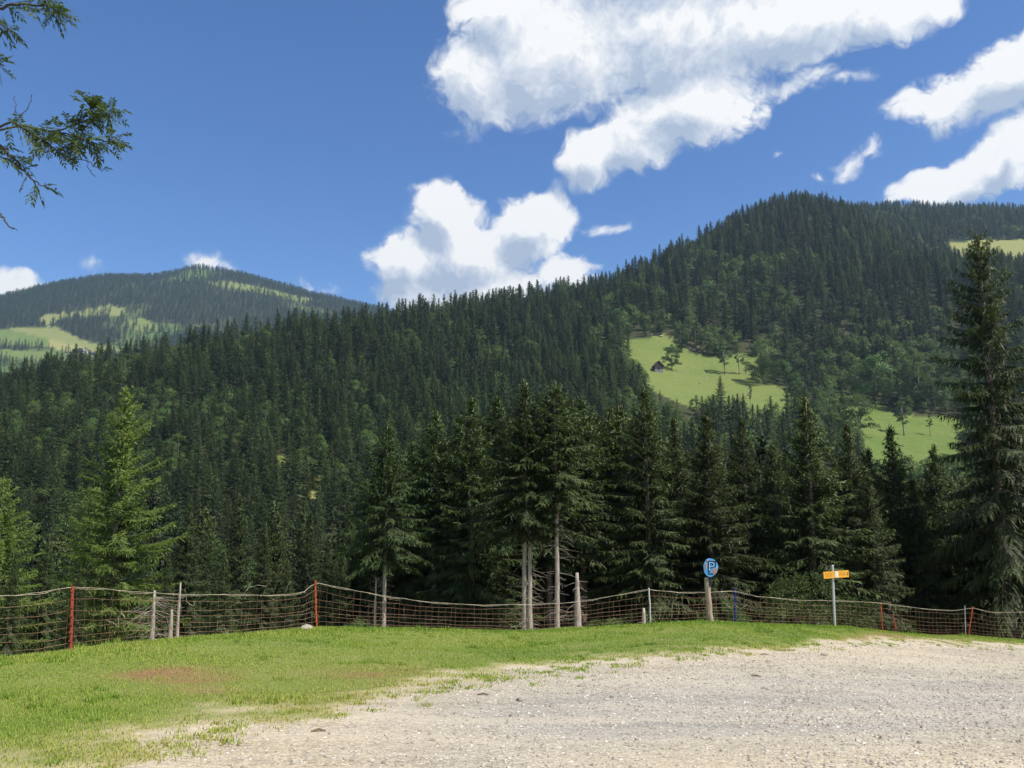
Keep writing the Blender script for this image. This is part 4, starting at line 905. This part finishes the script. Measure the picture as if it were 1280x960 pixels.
vv = np.array([(x, y, z) for y in (-.012, .012) for (x, z) in v]); b.add(vv, None, [(0, 3, 2, 1), (4, 5, 6, 7), (0, 1, 5, 4), (1, 2, 6, 5), (2, 3, 7, 6), (3, 0, 4, 7)])
board = link('board', b.mesh('board', M_YELLOW), sp, B0); board.rotation_euler = (0, -.035, .06)
b = MB(); b.box((.012, -.015, .004), (.048, .004, .088)); link('white_panel', b.mesh('white_panel', M_WHITE), board)
b = MB()
for (x, z, w) in ((-.22, .03, .11), (-.22, -.03, .09), (.20, .045, .10), (.19, -.01, .11)): b.box((x, -.0135, z), (w, .002, .006))
link('print_line', b.mesh('print_line', M_PRINT), board)
b = MB(); b.box((.35, -.0135, .012), (.008, .003, .05)); link('end_mark', b.mesh('end_mark', M_SIGNDK), board)
for z in (.05, -.05):
    b = MB(); b.box((-.03, .035, z), (.06, .03, .014)); link('clamp', b.mesh('clamp', M_STEEL), board)

# ------------------------------------------------------------------ ash tree reaching in over the corner
TX, TYY = -8.9, 9.6; tz = float(ground_z(TX, TYY)[0])
ash = thing('ash_tree', 'leafy ash tree beside the yard whose branch tips hang into the sky', 'tree', (TX, TYY, tz))
O = np.array([TX, TYY, tz]); rl = np.random.RandomState(77)
b = MB(); z = np.linspace(-.5, 11, 12); w = np.cumsum(rl.normal(0, .06, (12, 2)), 0); w -= w[0]; b.tube(np.column_stack([w, z]), np.linspace(.24, .03, 12), 12); link('trunk', b.mesh('trunk', M_BARK, True), ash)
lf = MB(); br = MB()
def pinnate(p, d, L, tint):
    """one compound ash leaf: rachis with paired leaflets"""
    d = d / np.linalg.norm(d); up = np.array([0, 0, 1.]) + rl.normal(0, .4, 3); sd = np.cross(d, up); sd /= np.linalg.norm(sd) + 1e-9; nr = np.cross(sd, d)
    s = np.linspace(0, 1, 5); pth = p + np.outer(s, d) * L; pth[:, 2] -= .30 * L * s ** 2; br.tube(pth, .0022, 3, cap=False)
    bs, ds = [], []
    for q in np.linspace(.22, .92, 5):
        c = p + d * L * q; c = c - np.array([0, 0, .30 * L * q * q])
        for sg in (-1, 1): bs.append(c); ds.append(sd * sg * .8 + d * .65 + [0, 0, -.22] + rl.normal(0, .14, 3))
    bs.append(pth[-1]); ds.append(d + [0, 0, -.4]); bs = np.array(bs); ds = np.array(ds); n = len(bs)
    lf.sprays(bs, ds, nr + rl.normal(0, .35, (n, 3)), L * .34 * rl.uniform(.8, 1.15, n), L * .130, np.clip(tint + rl.uniform(-.15, .15, n), 0, 1), 0, .18)
def twig(pts, r0, leaves, leafL=.20, spread=1.0):
    leaves = int(leaves * 1.4)
    P = np.array(pts, float); s = np.linspace(0, len(P) - 1, 6 * (len(P) - 1) + 1); Q = np.column_stack([np.interp(s, np.arange(len(P)), P[:, k]) for k in range(3)])
    Q[1:-1] += rl.normal(0, .008, (len(Q) - 2, 3)); br.tube(Q, np.linspace(r0, .004, len(Q)), 5, cap=False)
    for _ in range(leaves):
        k = rl.uniform(.15, 1) ** .8 * (len(Q) - 1); i = int(min(k, len(Q) - 2)); c = Q[i] + (Q[i + 1] - Q[i]) * (k - i)
        tg = Q[i + 1] - Q[i]; tg /= np.linalg.norm(tg) + 1e-9; pinnate(c, tg * .7 + rl.normal(0, .62, 3) * spread + [0, 0, -.05], leafL * rl.uniform(.7, 1.15), rl.uniform(.2, .9))
def px3(l, Y=9.0): return [np.array(unproj(x, y, Y + dy)) - O for (x, y, dy) in l]
tk = lambda h: np.array([float(np.interp(h, z, w[:, 0])), float(np.interp(h, z, w[:, 1])), h])
twig([tk(4.6), np.array(unproj(-200, 235, 9.4)) - O, *px3([(-40, 172, .1), (0, 182, 0), (18, 200, 0), (40, 224, 0), (58, 236, 0)])], .035, 18)
twig(px3([(-40, 172, .1), (15, 152, -.1), (50, 172, 0), (72, 188, .1), (92, 180, 0)]), .016, 40)
twig(px3([(-30, 168, 0), (28, 158, .2), (70, 164, .2), (105, 152, .1), (136, 140, 0)]), .015, 44)
twig(px3([(70, 164, .2), (98, 172, 0), (122, 180, 0), (146, 172, -.1)]), .010, 28)
twig(px3([(98, 152, .1), (112, 138, .1), (117, 118, 0)]), .008, 16)
twig(px3([(112, 146, .1), (130, 138, 0), (150, 140, 0)]), .007, 7)
twig(px3([(75, 198, 0), (112, 201, 0), (128, 215, 0)]), .006, 1); twig(px3([(108, 201, 0), (112, 214, 0), (119, 221, 0)]), .004, 0)
twig(px3([(20, 152, 0), (36, 132, 0), (40, 118, 0)]), .005, 0); twig(px3([(20, 152, 0), (18, 120, 0)]), .004, 0)
twig([tk(4.0), np.array(unproj(-170, 245, 9.3)) - O, *px3([(-40, 258, 0), (0, 268, 0), (12, 284, 0), (22, 288, 0)])], .025, 0)
twig(px3([(-40, 205, 0), (-10, 190, 0), (6, 200, 0)]), .008, 8)
twig([tk(6.2), np.array(unproj(-190, 80, 9.4)) - O, *px3([(-60, 25, 0), (-10, 12, 0), (28, 4, 0), (62, 8, 0), (80, 18, 0)])], .035, 30)
twig(px3([(-40, 22, 0), (0, 30, 0), (14, 40, 0)]), .010, 13); twig(px3([(30, -20, 0), (55, 0, 0), (68, 20, 0)]), .010, 12); twig(px3([(-40, 70, 0), (-8, 78, 0), (6, 82, 0)]), .010, 6)
for i in range(70):                                              # the rest of the crown, beyond the edge of the picture
    h = rl.uniform(3.5, 10.5); an = rl.uniform(0, 6.28); L = rl.uniform(.8, 3.4) * (1 - .05 * h)
    e1 = tk(h) + np.array([math.cos(an), math.sin(an), .45]) * L; g1 = e1 + O
    if (g1[0] / max(g1[1], .5) > -.80) or g1[1] < 4: continue
    mid = tk(h * .93) * .5 + e1 * .5 + [0, 0, .1]; twig([tk(h * .93), mid, e1], .028, 22, .26)
link('branches', br.mesh('branches', M_TWIG), ash); link('crown', lf.mesh('crown', M_ASH), ash)

# ------------------------------------------------------------------ stones, chips, gravel and grass
RS = np.random.RandomState(44)
for i, (px, py, s) in enumerate(((650, 877, .09), (641, 896, .07), (378, 791, .22), (725, 858, .06), (560, 866, .10), (596, 864, .07), (520, 873, .06), (808, 842, .07), (955, 862, .07), (882, 856, .05), (742, 846, .06), (765, 872, .05), (1012, 856, .05), (690, 884, .06), (1030, 820, .11), (960, 828, .09), (1235, 905, .05), (1150, 930, .05))):
    p = [unproj(px, py, y) for y in np.linspace(6, 40, 500)]; X = np.array([q.x for q in p]); Yq = np.linspace(6, 40, 500); k = np.argmax(np.array([q.z for q in p]) <= ground_z(X, Yq))
    if i == 2: put_rock('boulder', X[k], Yq[k] + .3, .2, 'grey boulder in the grass at the foot of the orange-red post', 'boulder', None, .7); continue
    put_rock('stone', X[k], Yq[k], s * .62, 'loose fist-sized stone lying on the gravel yard', 'stone', 'loose stones on the gravel', .55)
def ground_at(px, py):
    ys = np.linspace(5, 45, 900); p = [unproj(px, py, y) for y in ys]; X = np.array([q.x for q in p]); k = np.argmax(np.array([q.z for q in p]) <= ground_z(X, ys)); return X[k], ys[k], float(ground_z(X[k], ys[k])[0])
for (px, py, L, lab) in ((398, 915, .20, 'short wood chip lying alone on the bare gravel edge'), (945, 846, .22, 'dark bark strip on the gravel below the parking sign'), (955, 819, .30, 'pale stick lying at the edge of the grass'), (604, 870, .22, 'dark stick on the gravel beside the loose stones')):
    X, Yq, Z = ground_at(px, py); L *= .65; b = MB(); b.tube(np.array([(-L / 2, 0, 0), (0, .02, .008), (L / 2, -.01, 0)]), [.008, .012, .006], 6); tag(link('stick', b.mesh('stick', M_DIRTSTICK), None, (X, Yq, Z + .010), RS.uniform(-.4, .4)), lab, 'stick')

def inframe(X, Y, Z, m=90):
    px, py = proj(X, Y, Z); return (px > -m) & (px < 1280 + m) & (py < 960 + m)
# gravel stones: small faceted lumps
n = 110000; Yg = 5.3 + (RS.uniform(0, 1, n) ** 1.5) * 26; Xg = RS.uniform(-.75, .78, n) * (Yg + 1); Zg = ground_z(Xg, Yg); gg = gravel_amount(Xg, Yg, Zg); px, py = proj(Xg, Yg, Zg)
clus = np.clip(.45 + .9 * fbm(Xg * .5, Yg * .5, 90, 3) + 1.0 * blob(px, py, 1120, 875, 420, 40) + .7 * blob(px, py, 800, 850, 320, 20), .08, 1)
k = inframe(Xg, Yg, Zg) & (gg > .5) & (RS.uniform(0, 1, n) < clus); Xg, Yg, Zg, gg = Xg[k], Yg[k], Zg[k], gg[k]; n = len(Xg)
s = .005 + .016 * RS.uniform(0, 1, n) ** 4 + .0006 * Yg
oc = np.array([(1, 0, 0), (-.2, 1, 0), (-1, 0, .1), (.2, -1, 0), (.1, .1, 1), (0, 0, -.6)], float); ft = [(0, 1, 4), (1, 2, 4), (2, 3, 4), (3, 0, 4), (1, 0, 5), (2, 1, 5), (3, 2, 5), (0, 3, 5)]
v = oc[None] * RS.uniform(.65, 1.25, (n, 6, 1)) * s[:, None, None] * np.array([1.15, 1, .62]); an = RS.uniform(0, 6.28, n); ca, sa = np.cos(an)[:, None], np.sin(an)[:, None]
v = np.stack([v[..., 0] * ca - v[..., 1] * sa + Xg[:, None], v[..., 0] * sa + v[..., 1] * ca + Yg[:, None], v[..., 2] + Zg[:, None] + s[:, None] * .12], -1)
b = MB(); b.add(v.reshape(-1, 3), (np.array(ft)[None] + np.arange(n)[:, None, None] * 6).reshape(-1, 3), None, np.repeat(RS.uniform(0, 1, n), 6))
m, nt, out = new_mat('gravel_stones'); at = N(nt, 'ShaderNodeAttribute', attribute_name='tint')
bsdf(nt, out, ramp(nt, at.outputs['Fac'], [(0, (.22, .185, .14)), (.3, (.35, .31, .25)), (.85, (.45, .405, .33)), (1, (.56, .52, .45))]), .9, spec=.2)
o = link('gravel', b.mesh('gravel', m), kind='stuff'); o['label'] = 'loose pale gravel stones strewn over the yard'; o['category'] = 'gravel'
# grass blades
n = 1400000; Yb = 5.6 + RS.uniform(0, 1, n) ** 1.15 * 30; Xb = RS.uniform(-.95, .78, n) * (Yb + .5); ab = np.clip(Xb / Yb, -1.4, 1.4); cyb = np.interp(ab, AT, CY)
k = Yb < cyb + 1.4; Xb, Yb, cyb = Xb[k], Yb[k], cyb[k]
Zb = ground_z(Xb, Yb); px, py = proj(Xb, Yb, Zb); k = (py < np.interp(px, GB[:, 0], GB[:, 1]) + 75) & (px > -330) & (px < 1380) & (py < 1060); Xb, Yb, Zb, cyb = Xb[k], Yb[k], Zb[k], cyb[k]; n = len(Xb)
gb = gravel_amount(Xb, Yb, Zb) + .25 * fbm(Xb * 3, Yb * 3, 93, 2); px, py = proj(Xb, Yb, Zb)
dry_b = np.clip(2.4 * blob(px, py, 228, 847, 62, 8) + .6 * blob(px, py, 465, 843, 70, 8) + .4 * blob(px, py, 250, 868, 60, 8) + 1.1 * blob(px, py, 1110, 800, 40, 6), 0, 1) * np.clip(.8 + .7 * fbm(Xb * 1.5, Yb * 1.5, 77, 3), 0, 1.2)
bare = np.clip(2.2 * fbm(Xb * .55, Yb * .55, 98, 4) - .35, 0, .75) * np.clip(1.2 - np.abs(np.interp(px, GB[:, 0], GB[:, 1]) - py) / np.interp(py, [800, 860, 960], [14, 36, 90]), 0, 1)
k = (RS.uniform(0, 1, n) > bare) & (Yb < cyb + 1.6) & (RS.uniform(0, 1, n) > gb * 1.75 - .02) & (RS.uniform(0, 1, n) > .80 * dry_b)
Xb, Yb, Zb, gb, dry_b, cyb = Xb[k], Yb[k], Zb[k], gb[k], dry_b[k], cyb[k]; n = len(Xb)
nt_ = 420; tp = RS.uniform(-40, 1300, nt_); ty = np.interp(tp, GB[:, 0], GB[:, 1]) + 2 + RS.normal(0, 1, nt_) * np.interp(tp, [0, 600, 1300], [15, 8, 3]); tx_, tyy_ = [], []
for a_, c_ in zip(tp, ty):
    gxx, gyy, _z = ground_at(a_, min(c_, 1010)); q_ = int(RS.uniform(8, 45)); sp_ = RS.uniform(.03, .11); tx_.append(gxx + RS.normal(0, sp_, q_)); tyy_.append(gyy + RS.normal(0, sp_, q_))
tx_ = np.concatenate(tx_); tyy_ = np.concatenate(tyy_); tuft = np.concatenate([np.zeros(n), np.ones(len(tx_))])
Xb = np.concatenate([Xb, tx_]); Yb = np.concatenate([Yb, tyy_]); Zb = np.concatenate([Zb, ground_z(tx_, tyy_)]); gb = np.concatenate([gb, np.full(len(tx_), .15)]); dry_b = np.concatenate([dry_b, np.zeros(len(tx_))]); cyb = np.concatenate([cyb, np.full(len(tx_), 99.0)]); n = len(Xb)
tall = fbm(Xb * .7, Yb * .7, 95, 3); weed = (fbm(Xb * 2.6, Yb * 2.6, 96, 3) > .42) & (RS.uniform(0, 1, n) < .7); hgt_ = (1 + .8 * weed) * (.018 + .030 * RS.uniform(0, 1, n) + .024 * np.clip(tall, 0, 1) + .05 * np.clip(1 - np.abs(Yb - cyb) / 1.2, 0, 1)) * (1 - .55 * np.clip(gb * 1.5, 0, 1))
an = RS.uniform(0, 6.28, n); le = RS.uniform(.15, .8, n) * hgt_; wd = .003 + .00045 * Yb
sx, sy = np.cos(an) * wd, np.sin(an) * wd; lx, ly = -np.sin(an) * le, np.cos(an) * le; z0 = Zb + .012
v = np.stack([np.stack([Xb - sx, Yb - sy, z0], 1), np.stack([Xb + sx, Yb + sy, z0], 1), np.stack([Xb + lx, Yb + ly, z0 + hgt_], 1)], 1).reshape(-1, 3)
px, py = proj(Xb, Yb, Zb); edge_b = np.exp(-np.clip(np.interp(px, GB[:, 0], GB[:, 1]) - py, 0, 999) / np.interp(py, [800, 860, 960], [7, 18, 45]))
tint = np.clip(.06 + .50 * RS.uniform(0, 1, n) + .38 * edge_b * np.clip(.7 + .8 * fbm(Xb * .8, Yb * .8, 99, 3), 0, 1.4) + .42 * fbm(Xb * .45, Yb * .45, 97, 3) + .16 * np.clip(gb * 2, 0, 1) + .1 * (RS.uniform(0, 1, n) < .1) - .22 * weed - .12 * tuft, 0, .80)
tint = np.clip(tint + .5 * dry_b, 0, 1)
b = MB(); b.add(v, np.arange(3 * n).reshape(-1, 3), None, np.repeat(tint, 3))
m, nt, out = new_mat('grass_blades'); at = N(nt, 'ShaderNodeAttribute', attribute_name='tint')
gc = ramp(nt, at.outputs['Fac'], [(0, (.105, .200, .022)), (.35, (.240, .355, .042)), (.65, (.395, .425, .085)), (.85, (.46, .39, .15)), (1, (.31, .150, .050))])
bb = bsdf(nt, None, gc, .6, spec=.2); tr = N(nt, 'ShaderNodeBsdfTranslucent'); nt.links.new(gc, tr.inputs[0]); x = N(nt, 'ShaderNodeMixShader'); x.inputs[0].default_value = .4
nt.links.new(bb.outputs[0], x.inputs[1]); nt.links.new(tr.outputs[0], x.inputs[2]); nt.links.new(x.outputs[0], out.inputs[0])
o = link('grass', b.mesh('grass', m), kind='stuff'); o['label'] = 'short bright green grass on the bank'; o['category'] = 'grass'
print('blades', n, 'tris', sum(len(m_.polygons) for m_ in bpy.data.meshes))

# ------------------------------------------------------------------ haze over the whole valley
top = float(max(hz.max(), (fz + fh).max())) + 30; bot = float(min(hz.min(), gz.min())) - 1.5
b = MB(); b.box((0, 4400, (top + bot) / 2), (13600, 4800, (top - bot) / 2))
m, nt, out = new_mat('haze'); pv = N(nt, 'ShaderNodeVolumePrincipled'); pv.inputs['Color'].default_value = (.52, .75, 1.0, 1); pv.inputs['Density'].default_value = 6.6e-5; pv.inputs['Anisotropy'].default_value = .2
nt.links.new(pv.outputs[0], out.inputs['Volume'])
o = link('haze', b.mesh('haze', m), kind='stuff'); o['label'] = 'thin blue summer haze filling the valley'; o['category'] = 'haze'
